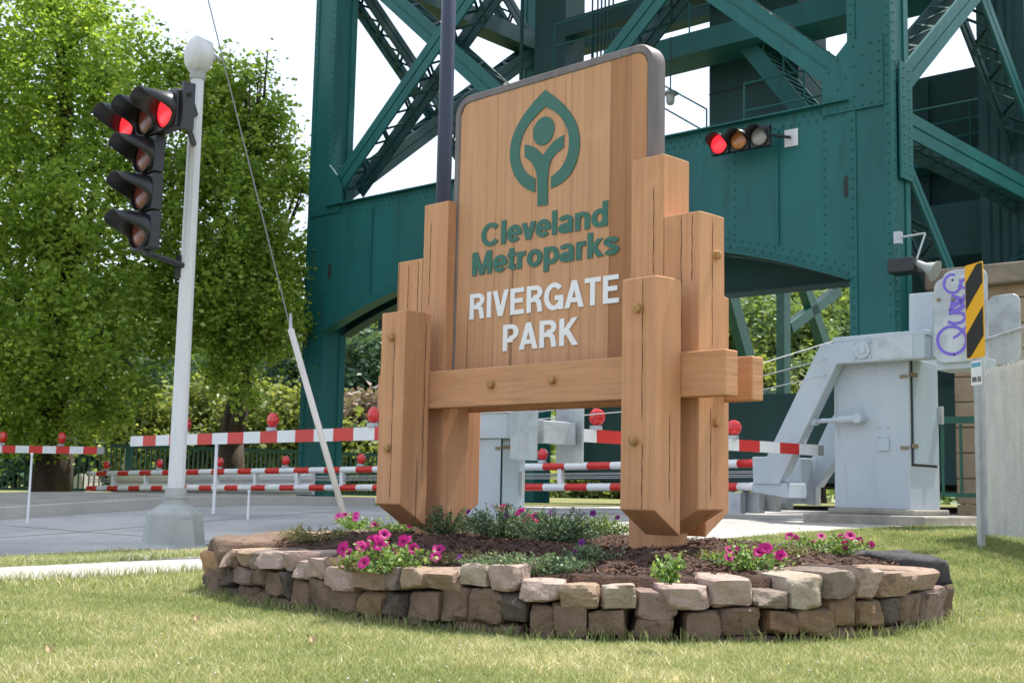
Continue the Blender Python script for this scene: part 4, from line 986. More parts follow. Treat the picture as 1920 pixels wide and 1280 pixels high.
smem(1469, 540, 1469, 775, .42); smem(1366, 545, 1428, 770, .5); smem(1508, 540, 1560, 690, .45); smem(1478, 615, 1570, 545, .35); smem(1560, 690, 1590, 780, .45)
MB().box(BO, bl, bd, UP, (LS, LS+.4), (8.75, 60), (zc+5.2, zc+5.7)).build('top_chord', M['fence'], sp2)
m = MB()
for t_ in np.arange(9, 50, .32): m.box(BO, bl, bd, UP, (LS+.9, LS+.93), (t_, t_+.06), (zc+.05, zc+.9))
m.box(BO, bl, bd, UP, (LS+.88, LS+.96), (8.75, 50), (zc+.9, zc+1.0)); m.build('handrail', M['fence'], sp2)

# ------------------------------------------------------------------ right barrier machine
RO_ = ony(1705, 800, 15.0); RO_[2] = 0
def Rp(s, t, z): return RO_+bl*s+bd*t+UP*z
def RT_(x, y, t): q = onpl(x, y, RO_+bd*t, bd); v = q-RO_; return float(v @ bl), float(q[2])
def RS(x, y, s): q = onpl(x, y, RO_+bl*s, bl); v = q-RO_; return float(v @ bd), float(q[2])
zb_ = RT_(1705, 955, 0)[1]; fwid = RT_(1565, 900, 0)[0]; sdep = RS(1762, 900, 0)[0]; zt_c = RT_(1705, 662, 0)[1]
rb = thing('resistance_barrier', Rp(fwid/2, sdep/2, zb_), 'large pale grey barrier machine with red and white striped rails lowered across the road', 'road barrier')
MB().box(RO_, bl, bd, UP, (0, fwid), (0, sdep), (zb_, zt_c+.12)).build('cabinet', M['grey'], rb, bevel=.008)
dr = MB(); (a, z1), (b_, z2) = RS(1711, 674, -.012), RS(1759, 872, -.012)
dr.box(RO_, bl, bd, UP, (-.022, -.004), (a, b_), (z2, z1)); door = dr.build('door', M['greydoor'], rb, bevel=.004)
g = MB().box(RO_, bl, bd, UP, (-.004, .0), (a-.05, a-.004), (z2-.03, z1)).box(RO_, bl, bd, UP, (-.004, .0), (a-.05, b_), (z2-.03, z2-.004)); g.build('door_gap', M['gap'], rb)
for py in (702, 836):
    z = RT_(1705, py, 0)[1]; h = MB().box(RO_, bl, bd, UP, (-.034, -.0225), (.01, .18), (z-.02, z+.03)); h.box(RO_, bl, bd, UP, (.01, .11), (-.012, -.001), (z-.04, z)); h.build('hinge', M['brass'], door)
(a, z1) = RS(1757, 780, 0); MB().box(RO_, bl, bd, UP, (-.075, -.0225), (a-.04, a+.03), (z1-.1, z1+.12)).build('handle', M['galv'], door)
# details on the front
def fplate(x0, y0, x1, y1, th, name, m, par=None):
    (s0, z0), (s1, z1) = RT_(x0, y0, 0), RT_(x1, y1, 0); return MB().box(RO_, bl, bd, UP, (s1, s0), (-th, -.0005), (z1, z0)).build(name, m, par or rb, bevel=.003)
fplate(1647, 822, 1668, 845, .02, 'lock_plate', M['grey'])
for x, y in ((1648, 800), (1664, 800), (1648, 818), (1664, 818)): s_, z_ = RT_(x, y, 0); MB().lathe(Rp(s_, -.0, z_), -bd, [(0, .02), (.012, .016)], 10).build('bolt', M['grey'], rb)
# concrete plinth
P = [onz(1527, 972, .34), onz(1600, 982, .34), onz(1765, 966, .34)]
bs = MB().box(RO_, bl, bd, UP, (-.35, fwid+.22), (-.42, sdep+.3), (.05, zb_-.07)).box(RO_, bl, bd, UP, (-.08, fwid+.05), (-.1, sdep+.1), (zb_-.0695, zb_)); bs.build('plinth', M['concrete2'], rb, bevel=.02)
# bent arm
FT = -.22
def rpoly(pts, t, th, name, m, par=None, bev=.01): return MB().prism([Rp(RT_(x, y, t)[0], t, RT_(x, y, t)[1]) for x, y in pts], bd*th).build(name, m, par or rb, bevel=bev)
arm = rpoly([(1538, 645), (1733, 627), (1733, 671), (1569, 682), (1477, 872), (1460, 908), (1412, 906), (1410, 856), (1437, 856)], FT, .20, 'barrier_arm', M['grey'])
rpoly([(1561, 633), (1738, 617), (1738, 627), (1561, 643)], FT+.01, .17, 'arm_cover', M['grey'], arm)
rpoly([(1646, 634), (1711, 627), (1711, 669), (1646, 674)], FT-.006, .0055, 'primer_patch', M['galv'], arm, 0)
rpoly([(1704, 551), (1749, 547), (1749, 669), (1704, 671)], FT+.21, .35, 'hinge_box', M['grey'], rb)
s_, z_ = RT_(1617, 656, FT); MB().lathe(Rp(s_, FT, z_), -bd, [(0, .105), (.022, .105), (.024, .05), (.035, .05), (.036, .02)], 26).build('pivot_cover', M['grey'], arm, smooth=True)
for x, y in ((1603, 643), (1632, 640), (1603, 672), (1632, 669)): s2, z2 = RT_(x, y, FT); MB().lathe(Rp(s2, FT, z2), -bd, [(0, .022), (.015, .018)], 10).build('bolt', M['grey'], arm)
arm2 = rpoly([(1550, 797), (1620, 690), (1660, 690), (1568, 860), (1533, 913), (1490, 915), (1484, 858), (1503, 858), (1507, 875), (1515, 872)], .62, .18, 'barrier_arm', M['grey'])
p, q = Rp(RT_(1527, 790, -.1)[0], -.1, RT_(1527, 790, -.1)[1]), Rp(RT_(1610, 782, -.12)[0], -.12, RT_(1610, 784, -.12)[1])
MB().tube(p, q, .028, 12).tube(p*.45+q*.55, q, .05, 14).tube(q-bd*.06, q+bd*.12, .06, 12).tube(p-bd*.06, p+bd*.06, .05, 12).build('piston', M['grey'], rb, smooth=True)
# hanger frame at the rail end
rpoly([(1410, 905), (1475, 905), (1480, 934), (1410, 922)], FT+.03, .5, 'rail_end_frame', M['grey'])
rpoly([(1476, 858), (1503, 858), (1503, 944), (1478, 944)], FT+.45, .3, 'rail_end_frame', M['grey'])
ft = []
for x0, x1, y0, y1, tt in ((1363, 1388, 922, 957, -.1), (1394, 1424, 922, 955, .1), (1432, 1455, 922, 952, .3), (1460, 1478, 922, 948, .5), (1511, 1530, 912, 941, .8)):
    (a, za), (b_, zb2) = RT_(x0, y0, tt), RT_(x1, y1, tt); MB().box(RO_, bl, bd, UP, (b_, a), (tt, tt+.14), (zb2-.04, za)).build('foot_block', M['galv'], rb, bevel=.006)
# long rails
def railpt(px, py, t_): q = onpl(px, py, RO_+bd*t_, bd); return q
TR = 0.0
r0t, r1t = railpt(1437, 868, TR), railpt(165, 888, TR); r0b, r1b = railpt(1437, 912, TR), railpt(165, 915, TR)
striped('rail', r0t, r1t, .055, 0, .42, rb, True, 1); striped('rail', r0b, r1b, .055, 0, .42, rb, True, 0)
Lr = np.linalg.norm(r1t-r0t); k = MB()
for d_ in np.arange(1.0, Lr, 1.22):
    f = d_/Lr; MB().beam(r0b+(r1b-r0b)*f, r0t+(r1t-r0t)*f, .07, .07, bd).build('rail_post', M['white'], rb)
for off in (.42, .5, .6, .66):
    MB().tube(r0b+(r0t-r0b)*off, r1b+(r1t-r1b)*off, .006, 6).build('cable', M['wiregrey'], rb)
def lamp(par, p, r=.09, base=True, face=None):
    f = -bd if face is None else face
    o = MB().lathe(p-f*.055, f, [(0, r*.6), (.006, r*.93), (.012, r), (.045, r), (.048, r*1.06), (.058, r*1.06), (.061, r*.97), (.072, r*.9), (.086, r*.55), (.09, r*.1)], 26).build('warning_lamp', M['lamp_red'], par, smooth='all')
    if base: MB().box(p-UP*(r+.025), bl, bd, UP, (-.06, .06), (-.035, .035), (-.025, .022)).build('lamp_bracket', M['galv'], o, bevel=.006)
    # reflector dots
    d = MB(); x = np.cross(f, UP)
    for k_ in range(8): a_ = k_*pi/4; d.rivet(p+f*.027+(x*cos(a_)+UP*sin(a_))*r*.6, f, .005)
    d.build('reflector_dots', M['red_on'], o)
    return o
for px in (1015, 676, 535, 410, 297, 197):
    best = min(np.linspace(0, 1, 400), key=lambda f: abs(proj(r0t+(r1t-r0t)*f)[0]-px)); p = r0t+(r1t-r0t)*best; lamp(rb, p+UP*(.055+.045+.085), .085)
# graffiti plate and second counterweight plate
def rr_poly(pts4, r, nn=5):
    P = [np.array(p, float) for p in pts4]; out = []; n = len(P)
    for i in range(n):
        a, b_, c_ = P[i-1], P[i], P[(i+1) % n]; u = (a-b_)/np.linalg.norm(a-b_); v = (c_-b_)/np.linalg.norm(c_-b_)
        for k_ in range(nn+1):
            t_ = k_/nn; out.append(b_+u*r*(1-t_)**2+v*r*t_**2)
    return out
PT_ = -.30
pa = rpoly(rr_poly([(1750, 524), (1832, 513), (1836, 676), (1752, 682)], 22), PT_, .03, 'counterweight_plate', M['galv'])
rpoly(rr_poly([(1766, 508), (1850, 500), (1854, 680), (1768, 690)], 22), PT_+.5, .03, 'counterweight_plate', M['galv'])
rpoly(rr_poly([(1850, 556), (1912, 548), (1914, 680), (1850, 684)], 20), PT_+.9, .03, 'counterweight_plate', M['galv'])
rpoly([(1755, 672), (1842, 668), (1842, 688), (1755, 694)], PT_+.04, .42, 'counterweight_beam', M['grey'])
for x, y in ((1786, 525), (1789, 665)): s_, z_ = RT_(x, y, PT_); MB().tube(Rp(s_, PT_-.002, z_), Rp(s_, PT_, z_), .014, 14).build('bolt_hole', M['gap'], pa)
for x, y in ((1760, 562), (1787, 561), (1813, 558)): s_, z_ = RT_(x, y, PT_); MB().lathe(Rp(s_, PT_, z_), -bd, [(0, .022), (.014, .02), (.016, .01)], 12).build('bolt', M['brass'], pa)
def spray(pts, w_, par, t_, m, lay):
    L, R_ = ribbon(pts, w_); b2 = MB(); vs = []
    for l, r_ in zip(L, R_):
        for q_ in (l, r_): s_, z_ = RT_(q_[0], q_[1], t_); vs.append(Rp(s_, t_-.0015-lay*.0007, z_))
    b2.add(vs, [(2*i, 2*i+1, 2*i+3, 2*i+2) for i in range(len(pts)-1)]); b2.build('graffiti', m, par)
spray(arc(1785, 638, 27, 26, 10, 368, 26), 6, pa, PT_, M['purple'], 0)
spray([(1787, 634), (1798, 627), (1812, 612)], 5, pa, PT_, M['purple'], 1)
spray([(1777, 603), (1790, 607), (1803, 604), (1811, 596), (1806, 588), (1796, 586), (1779, 588)], 6, pa, PT_, M['purple'], 2)
spray([(1779, 583), (1795, 582), (1806, 574), (1800, 560), (1788, 556), (1785, 575), (1806, 562), (1812, 556)], 8, pa, PT_, M['purple'], 3)
spray(arc(1786, 532, 16, 17, -70, 290, 18)[2:], 5, pa, PT_, M['purple'], 4)
spray([(1815, 520), (1803, 527), (1799, 537), (1812, 541), (1818, 549), (1806, 556)], 5, pa, PT_, M['purple'], 5)

# ------------------------------------------------------------------ warning gates
GO = ony(938, 900, 12.7); GO[2] = 0
def Gp(s, t, z): return GO+bl*s+bd*t+UP*z
def GT(x, y, t): q = onpl(x, y, GO+bd*t, bd); v = q-GO; return float(v @ bl), float(q[2])
def GS_(x, y, s): q = onpl(x, y, GO+bl*s, bl); v = q-GO; return float(v @ bd), float(q[2])
zgt = GT(938, 822, 0)[1]; gsd = GS_(982, 900, 0)[0]
wg = thing('warning_gate', Gp(.25, gsd/2, .1), 'pale grey warning gate cabinet behind the sign opening, with striped arms and red lamps', 'traffic gate')
MB().box(GO, bl, bd, UP, (0, .52), (0, gsd), (.05, zgt)).build('cabinet', M['grey'], wg, bevel=.006)
MB().box(GO, bl, bd, UP, (-.02, -.004), (.02, gsd-.005), (.12, zgt-.02)).build('door', M['greydoor'], wg, bevel=.004)
MB().box(GO, bl, bd, UP, (-.0035, -.0003), (.0, .02), (.1, zgt)).build('door_gap', M['gap'], wg)
for py in (838, 948):
    z = GT(938, py, 0)[1]; MB().box(GO, bl, bd, UP, (-.03, -.0205), (.0, .16), (z-.015, z+.015)).box(GO, bl, bd, UP, (.01, .07), (-.012, -.001), (z-.025, z+.005)).build('hinge', M['brass'], wg)
z = GS_(972, 905, 0)[1]; MB().box(GO, bl, bd, UP, (-.055, -.0205), (gsd-.09, gsd-.05), (z-.12, z+.12)).build('handle', M['galv'], wg)
z1 = GT(920, 775, 0)[1]; MB().box(GO, bl, bd, UP, (-.10, .62), (-.03, gsd+.05), (zgt+.003, z1)).build('gearbox', M['grey'], wg, bevel=.008)
MB().box(GO, bl, bd, UP, (-.12, .64), (-.05, gsd+.07), (z1+.001, z1+.02)).build('gearbox_lid', M['white'], wg, bevel=.005)
def gpoly(pts, t, th, name, m): return MB().prism([Gp(GT(x, y, t)[0], t, GT(x, y, t)[1]) for x, y in pts], bd*th).build(name, m, wg, bevel=.004)
gpoly([(958, 735), (1007, 732), (1004, 863), (956, 861)], -.08, .03, 'counterweight_plate', M['galv'])
gpoly([(1043, 735), (1093, 732), (1091, 868), (1042, 868)], .55, .03, 'counterweight_plate', M['galv'])
gpoly([(1004, 786), (1020, 788), (1020, 830), (1004, 830)], .0, .5, 'arm_clamp', M['galv'])
ZA = 1.235
def at(px, d_): q = ony(px, 850, d_); return V3(q[0], q[1], ZA)
A0, A1 = at(1012, 12.75), at(1532, 16.0)
striped('arm', A0, A1, .03, .135, .405, wg, False, 1)
dA = (A1-A0)/np.linalg.norm(A1-A0); MB().beam(A1+dA*.001, A1+dA*.13, .028, .13).build('arm_tip', M['castbase'], wg)
def on_line(P, Q, px): f = min(np.linspace(-.2, 1.2, 1400), key=lambda f: abs(proj(P+(Q-P)*f)[0]-px)); return P+(Q-P)*f
for px in (1117, 1375): lamp(wg, on_line(A0, A1, px)+UP*(.0675+.045+.09), .088)
B0, B1 = at(880, 12.6), at(245, 18.3)
striped('arm', B0, B1, .03, .145, .405, wg, False, 0)
for px in (698, 508, 345): lamp(wg, on_line(B0, B1, px)+UP*(.072+.045+.09), .088)
q = on_line(B0, B1, 407); MB().tube(q-UP*.07, V3(q[0], q[1], zg(q[0], q[1])+.0), .022, 8).build('prop_rod', M['white'], wg, smooth=True)
for k_, (y0, y1) in enumerate(((768, 762), (772, 768), (786, 780))):
    a_ = Gp(GT(1007, y0, .2)[0], .2, GT(1007, y0, .2)[1]); b_ = railpt(1560, 640+k_*30, -.1); MB().path([a_, a_*.5+b_*.5-UP*.12, b_], .007, 6).build('stay_wire', M['wiregrey'], wg)
C1 = at(182, 24.8); C1[2] = 1.25; C0 = V3(-16.5, 25.6, 1.22)
fg = thing('warning_gate', C1, 'far warning gate arm with red and white stripes reaching in at the left edge', 'traffic gate')
striped('arm', C1, C0, .04, .145, .28, fg, False, 1)
dC = (C0-C1)/np.linalg.norm(C0-C1); MB().beam(C1-dC*.001, C1-dC*.14, .038, .14).build('arm_tip', M['castbase'], fg)
for px in (113, 3): lamp(fg, on_line(C1, C0, px)+UP*(.072+.045+.12), .115)
MB().box(C0, V3(1, 0, 0), V3(0, 1, 0), UP, (-1.1, .1), (-.3, .4), (-1.2, .3)).build('cabinet', M['grey'], fg, bevel=.01)
for (px, yt, d_, lb) in ((60, 850, 15.0, 'thin white rod standing at the kerb under the far left striped arm'), (467, 920, 15.4, 'short thin white rod on the road right of the silver pole')):
    q = ony(px, yt, d_); z0 = zg(q[0], q[1]); o = MB().tube(V3(q[0], q[1], z0), q, .016, 8, .012).tube(q-UP*.02, q+UP*.01, .018, 8).build('marker_rod', M['white'], smooth=True, loc=(q[0], q[1], z0)); tag(o, lb, 'marker rod')
# white guard rail on concrete at the far left, wedge end
W0, W1 = onpl(585, 905, RO_+bd*1.6, bd), onpl(206, 905, RO_+bd*1.6, bd)
gd = thing('guard_rail', W0*.5+W1*.5, 'white corrugated guard rail on a low concrete base behind the striped rails', 'guard rail')
for dz, hh in ((.13, .16), (-.10, .18)):
    MB().beam(W0+UP*dz, W1+UP*dz, .12, hh).build('rail_beam', M['white'], gd, bevel=.04)
MB().beam(W0+UP*.02+bd*.05, W1+UP*.02+bd*.05, .05, .5).build('back_plate', M['pole'], gd)
zb0 = zg(W0[0], W0[1])
MB().beam(V3(W0[0], W0[1], .22)+bd*.1, V3(W1[0], W1[1], .18)+bd*.1-bl*0, .6, .42).build('base', M['concrete2'], gd, bevel=.02)
p = onpl(135, 925, RO_+bd*1.6, bd)
zz_ = p[2]
o = MB().prism([Rp(RT_(x, y, 1.4)[0], 1.4, RT_(x, y, 1.4)[1]) for x, y in ((108, 926), (143, 889), (152, 888), (158, 926))], bd*.5).build('concrete_end', M['concrete'], None, bevel=.02); tag(o, 'pale wedge-shaped concrete block ending the guard rail at the left', 'concrete block')
o = MB().prism([Rp(RT_(x, y, 1.2)[0], 1.2, RT_(x, y, 1.2)[1]) for x, y in ((88, 927), (207, 931), (207, 958), (88, 955))], bd*1.2).build('concrete_plinth', M['concrete2'], None, bevel=.02); tag(o, 'low weathered concrete plinth under the wedge block', 'plinth')

# ------------------------------------------------------------------ green picket railing at the left
def picket(p, q, h, label, n_post=None, group=None, sp=.115):
    t = thing('picket_fence', (p+q)/2, label, 'fence', group); L = np.linalg.norm(q-p); d = (q-p)/L; m = MB()
    k_ = int(L/sp)
    for i in range(k_): a = p+d*(i+.5)*L/k_; m.beam(a+UP*.08, a+UP*(h-.06), .035, .035, d)
    m.build('pickets', M['fence'], t); m = MB().beam(p+UP*h, q+UP*h, .10, .09).build('top_rail', M['fence'], t); MB().beam(p+UP*.09, q+UP*.09, .07, .06).build('bottom_rail', M['fence'], t)
    k_ = max(1, int(round(L/1.9)))
    for i in range(k_+1): a = p+(q-p)*i/k_; MB().beam(a-UP*.1, a+UP*(h+.03), .17, .17, d).build('post', M['fence'], t)
    return t
f0, f1, f2 = V3(-8.97, 29.6, .36), V3(-5.3, 32.1, .38), V3(-16.5, 26.2, .30)
picket(f2, f0, 1.12, 'dark green picket fence under the big tree at the far left')
picket(f0, f1, 1.12, 'dark green picket fence in front of the pale shrubs, left of the tower leg')
picket(V3(-4.9, 32.2, .36), V3(-1.0, 34, .36), 1.12, 'dark green picket fence seen behind the barrier just left of the park sign')
p, q = ony(1768, 915, 17.4), ony(1850, 920, 16.9)
p[2] = q[2] = .55
t = picket(V3(p[0]-.3, p[1]+.2, .62), V3(q[0]+.3, q[1], .62), 1.12, 'dark green picket fence between the barrier cabinet and the striped marker', sp=.22)

# ------------------------------------------------------------------ sandstone abutment
q0 = ony(1788, 700, 18.8)
sb = thing('sandstone_wall', V3(q0[0]+2, q0[1]+.5, .3), 'tan sandstone block abutment with projecting stone cap at the right edge', 'stone wall')
def Sp(x, y, z): return V3(q0[0], q0[1], 0)+bl*(-x)+bd*y+UP*z
zc_ = ony(1860, 545, 18.8)[2]
for r_ in range(12):
    zz0 = .2+r_*.38
    if zz0 > zc_-.1: break
    x = -.0 if r_ % 2 else -.0; xx = 0
    j = 0
    while xx < 7:
        L = .76 if (j or r_ % 2 == 0) else .4
        MB().box(V3(q0[0], q0[1], 0), -bl, bd, UP, (xx+.006, xx+L-.006), (-.0+random.uniform(0, .012), 2.0), (zz0+.006, min(zz0+.374, zc_))).build('block', M['sand'], sb, bevel=.012); xx += L; j += 1
MB().box(V3(q0[0], q0[1], 0), -bl, bd, UP, (-.34, 7.4), (-.22, 2.2), (zc_+.002, zc_+.30)).build('cap', M['sandcap'], sb, bevel=.03)

# ------------------------------------------------------------------ object marker sign
OM = ony(1844.5, 580, 11.6); wd_ = V3(-.215, .976, 0); nf = V3(-.976, -.215, 0)
z1, z0 = ony(1844, 489, 11.6)[2], ony(1845, 668, 11.6)[2]
om = thing('object_marker', V3(OM[0]-.03, OM[1]+.14, zg(OM[0], OM[1])), 'yellow and black diagonal striped marker sign on a steel post beside the chain link fence', 'road sign')
def Op(u, v, off=0): return V3(OM[0], OM[1], 0)+wd_*.30*(1-u)+nf*off+UP*(z1+(z0-z1)*v)
P = rr_poly([np.array((0., 0)), np.array((1., 0)), np.array((1., 1)), np.array((0, 1.))], .001)
plate = MB().prism([Op(u, v) for u, v in rr_poly([(0, 0), (1, 0), (1, 1), (0, 1)], .07)], -nf*.006).build('panel', M['yellow'], om)
def clipv(poly):
    out = []
    for (u, v) in poly: out.append((u, min(.985, max(.015, v))))
    return out
for l0, l1, r0_, r1_ in ((.20, .49, -.08, .21), (.75, 1.05, .46, .77)):
    # clip band to the plate
    pts = []
    N = 12
    up_ = [(u, l0+(r0_-l0)*u) for u in lin(.04, .96, N)]; lo_ = [(u, l1+(r1_-l1)*u) for u in lin(.96, .04, N)]
    pts = clipv(up_+lo_); MB().prism([Op(u, v, .0025) for u, v in pts], nf*.001).build('black_stripe', M['blackpaint'], plate)
post_c = Op(.40, .5, -.03); MB().box(V3(post_c[0], post_c[1], 0), wd_, nf, UP, (-.03, .03), (-.03, .02), (zg(*post_c[:2])-.05, z1-.1)).build('post', M['galv'], om, bevel=.004)
s1z, s0z = ony(1833, 676, 11.75)[2], ony(1833, 722, 11.75)[2]
def Oq(u, z, off=0): return V3(OM[0], OM[1], 0)+wd_*(.23-.17*u)+nf*off+UP*z
sg = MB().prism([Oq(0, s1z), Oq(1, s1z), Oq(1, s0z), Oq(0, s0z)], -nf*.004).build('number_plate', M['white'], om)
text('100.58', .2, Oq(.06, s0z+.03, .001), -wd_, UP, nf, .15, .05, .0008, M['blackpaint'], sg)
MB().prism([Oq(.05, s1z-.02, .001), Oq(.95, s1z-.02, .001), Oq(.95, s1z-.06, .001), Oq(.05, s1z-.06, .001)], nf*.0008).build('blue_band', mat('blue_band', (.10, .35, .50), .5), sg)

# ------------------------------------------------------------------ chain link fence
fx = ony(1847, 900, 12.9)[0]
cl = thing('chain_link_fence', V3(fx, 11.6, .2), 'galvanised chain link fence with white privacy slats at the right edge', 'fence')
ytop = ony(1847, 640, 12.9)[2]; ysl = ony(1847, 694, 12.9)[2]; ybt = .28
def Fp(y, z, o=0): return V3(fx+o, y, z)
yE = 8.5
MB().tube(Fp(12.9, ybt-.3), Fp(12.9, ytop+.05), .035, 14).build('post', M['galv'], cl, smooth=True); MB().tube(Fp(10.2, 0), Fp(10.2, ytop+.02), .03, 14).build('post', M['galv'], cl, smooth=True)
MB().tube(Fp(12.9, ytop), Fp(yE, ytop), .022, 12).build('top_rail', M['galv'], cl, smooth=True)
m = MB(); s_ = .062; hh = ytop-ybt; ln = 12.9-yE
for i in range(int((ln+hh)/s_)+1):
    for sgn in (1, -1):
        a0 = i*s_-hh   # param along y at bottom
        pts = []
        y_lo, y_hi = (a0, a0+hh)
        t0_, t1_ = max(0, -a0), min(hh, ln-a0)
        if t1_ <= t0_: continue
        za, zb3 = (ybt+t0_, ybt+t1_) if sgn == 1 else (ytop-t0_, ytop-t1_)
        m.tube(Fp(12.9-(a0+t0_), za, -.012), Fp(12.9-(a0+t1_), zb3, -.012), .0021, 4, cap=False)
m.build('wire_mesh', M['galv'], cl)
m = MB(); y = 12.85
while y > yE:
    m.box(V3(fx, y, 0), V3(0, -1, 0), V3(1, 0, 0), UP, (0, .052), (0.004+random.uniform(0, .004), .010), (ybt+.03, ysl+random.uniform(-.01, .01))); y -= .0575
m.build('privacy_slats', M['slat'], cl)

# ------------------------------------------------------------------ trees
M['leafa'] = leafmat('tree_leaf_bright', (.115, .20, .03), (.36, .49, .085), (.52, .61, .19), trans=.58, tint=(1.35, 1.32, .85))
M['leafb'] = leafmat('tree_leaf_deep', (.030, .075, .012), (.085, .165, .028), (.13, .22, .04), trans=.45)
M['leafo'] = leafmat('shrub_leaf_olive', (.13, .17, .05), (.26, .31, .10), (.36, .38, .16), trans=.4)
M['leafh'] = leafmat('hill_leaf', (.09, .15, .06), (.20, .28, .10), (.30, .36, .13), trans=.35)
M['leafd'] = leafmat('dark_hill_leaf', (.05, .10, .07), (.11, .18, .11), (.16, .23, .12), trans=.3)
M['leafbrown'] = leafmat('bare_brush', (.20, .15, .12), (.34, .27, .22), (.30, .30, .18), trans=.2)
def blobpts(blobs, ncl, k, crad, droop=0., zs_=.75):
    """leaf clumps over and inside a set of ellipsoids"""
    vol = np.array([b_[1][0]*b_[1][1]*b_[1][2] for b_ in blobs])**.75; pr = vol/vol.sum(); which = rng.choice(len(blobs), ncl, p=pr)
    d = rng.normal(0, 1, (ncl, 3)); d /= np.linalg.norm(d, axis=1)[:, None]; rad = rng.random(ncl)**.33
    C0_ = np.array([blobs[w_][0] for w_ in which]); R0_ = np.array([blobs[w_][1] for w_ in which])
    cc = C0_+d*R0_*rad[:, None]*rng.uniform(.86, 1.10, (ncl, 1))
    cr = crad*rng.uniform(.5, 1.5, (ncl, 1))
    off = rng.normal(0, 1, (ncl, k, 3))*.5*cr[:, None, :]*np.array([1, 1, zs_]); off[:, :, 2] -= droop*np.abs(off[:, :, 0]+off[:, :, 1])
    tone = np.repeat(np.clip(rng.normal(.5, .2, ncl), 0, 1), k)
    return (cc[:, None, :]+off).reshape(-1, 3), np.clip(tone+rng.normal(0, .2, ncl*k), 0, 1), cc
def tree(name, label, cat, base, h, r, blobs, ncl, k, crad, lsize, m, group=None, limbs=14, up=.0, asp=.36):
    t = thing(name, base, label, cat, group)
    pts, tone, cc = blobpts(blobs, ncl, k, crad, .25 if 'maple' in name else 0, 1.25 if 'maple' in name else .75)
    V, Ft = leafset(pts, lsize, asp, up); fastmesh('crown', V, Ft, m, t, base, attr=np.repeat(tone, 4))
    b_ = MB(); top = np.mean([x[0] for x in blobs], 0); P = [V3(*base)-UP*.3]
    for i in range(1, 7):
        f = i/6; P.append(V3(*base)*(1-f)+V3(top[0], top[1], base[2]+h)*f+rng.normal(0, r*.4, 3)*np.array([1, 1, .2]))
    b_.path(P, r, 10, [r*(1.35-1.15*i/6) for i in range(7)])
    for i in range(limbs):
        j = rng.integers(1, 5); s_ = P[j]+(P[j+1]-P[j])*rng.random(); bl_ = blobs[rng.integers(len(blobs))]; e = bl_[0]+rng.normal(0, .4, 3)*bl_[1]
        mid = s_*.5+e*.5+V3(0, 0, .1*np.linalg.norm(e-s_)); rr_ = r*(.5-.06*j); b_.path([s_, s_*.6+mid*.4, mid, mid*.4+e*.6, e], rr_, 7, [rr_, rr_*.8, rr_*.6, rr_*.35, rr_*.12])
    b_.build('trunk', M['bark'], t, smooth='all'); return t
def pb_(px, py, rp, d_, sq=1., dpt=1.): # blob from picture position and radius at depth d_
    c_ = ony(px, py, d_); r_ = rp/F*d_; return (c_, V3(r_, r_*dpt, r_*sq))
D1 = 27.0
tree('maple_tree', 'tall leafy green tree filling the upper left corner behind the fence', 'tree', V3(-10.2, 28.0, .3), 8.5, .34,
     [pb_(40, 330, 230, D1), pb_(40, 110, 200, D1), pb_(170, 95, 115, D1+.5), pb_(235, 170, 120, D1-.5), pb_(190, 400, 190, D1-1), pb_(60, 600, 190, D1-1, .85), pb_(190, 620, 160, D1-1.5, .8), pb_(-120, 200, 300, D1), pb_(-150, 600, 260, D1), pb_(95, 760, 110, D1-.5, .75), pb_(220, 730, 70, D1-1, .7), pb_(290, 300, 110, D1-1), pb_(20, 770, 90, D1, .7), pb_(110, 0, 95, D1), pb_(255, 790, 40, D1, .7), pb_(100, 800, 90, D1, .5), pb_(30, 810, 70, D1+.5, .5), pb_(180, 780, 60, D1-.5, .6)], 1850, 46, .34, .13, M['leafa'], 'leafy trees at the left', 26)
tree('maple_tree', 'leafy green tree between the silver pole and the green tower leg', 'tree', V3(-6.5, 29.6, .35), 7.5, .26,
     [pb_(420, 240, 105, D1+1), pb_(500, 300, 80, D1+1.5), pb_(400, 400, 140, D1), pb_(500, 460, 88, D1+1), pb_(460, 560, 115, D1, .8), pb_(360, 560, 120, D1, .9), pb_(330, 180, 80, D1), pb_(430, 150, 52, D1+.5), pb_(520, 210, 42, D1+1), pb_(445, 655, 82, D1, .55), pb_(525, 600, 60, D1+.5, .8), pb_(550, 350, 42, D1+1), pb_(420, 705, 40, D1, .6), pb_(555, 520, 38, D1+1), pb_(490, 130, 30, D1+1), pb_(460, 745, 36, D1-1, .6)], 1080, 44, .31, .124, M['leafa'], 'leafy trees at the left', 20)
sg_ = 'pale shrubs behind the picket fence'
for i, (px, py, rp, d_, m, lb) in enumerate([(270, 790, 62, 42, 'leafo', 'pale olive shrub left of the silver pole behind the fence'), (380, 765, 66, 44, 'leafo', 'pale olive shrub just right of the silver pole behind the fence'), (465, 775, 60, 43, 'leafo', 'pale olive shrub under the hanging branch behind the fence'), (540, 790, 56, 42, 'leafo', 'pale olive shrub beside the left tower leg'), (150, 800, 70, 46, 'leafd', 'shaded shrub behind the far left striped arm'), (30, 800, 80, 46, 'leafd', 'shaded shrub at the far left edge behind the fence')]):
    b0 = ony(px, 905, d_); b0[2] = .2
    tree('shrub', lb, 'shrub', b0, 2.2, .08, [pb_(px, py, rp, d_, 1.1), pb_(px-rp*.5, py+rp*.7, rp*.8, d_), pb_(px+rp*.6, py+rp*.6, rp*.8, d_), pb_(px, py+rp*1.2, rp*1.1, d_)], 260, 26, .5, .24, M[m], sg_, 6)
hg = 'hillside trees seen through the bridge'
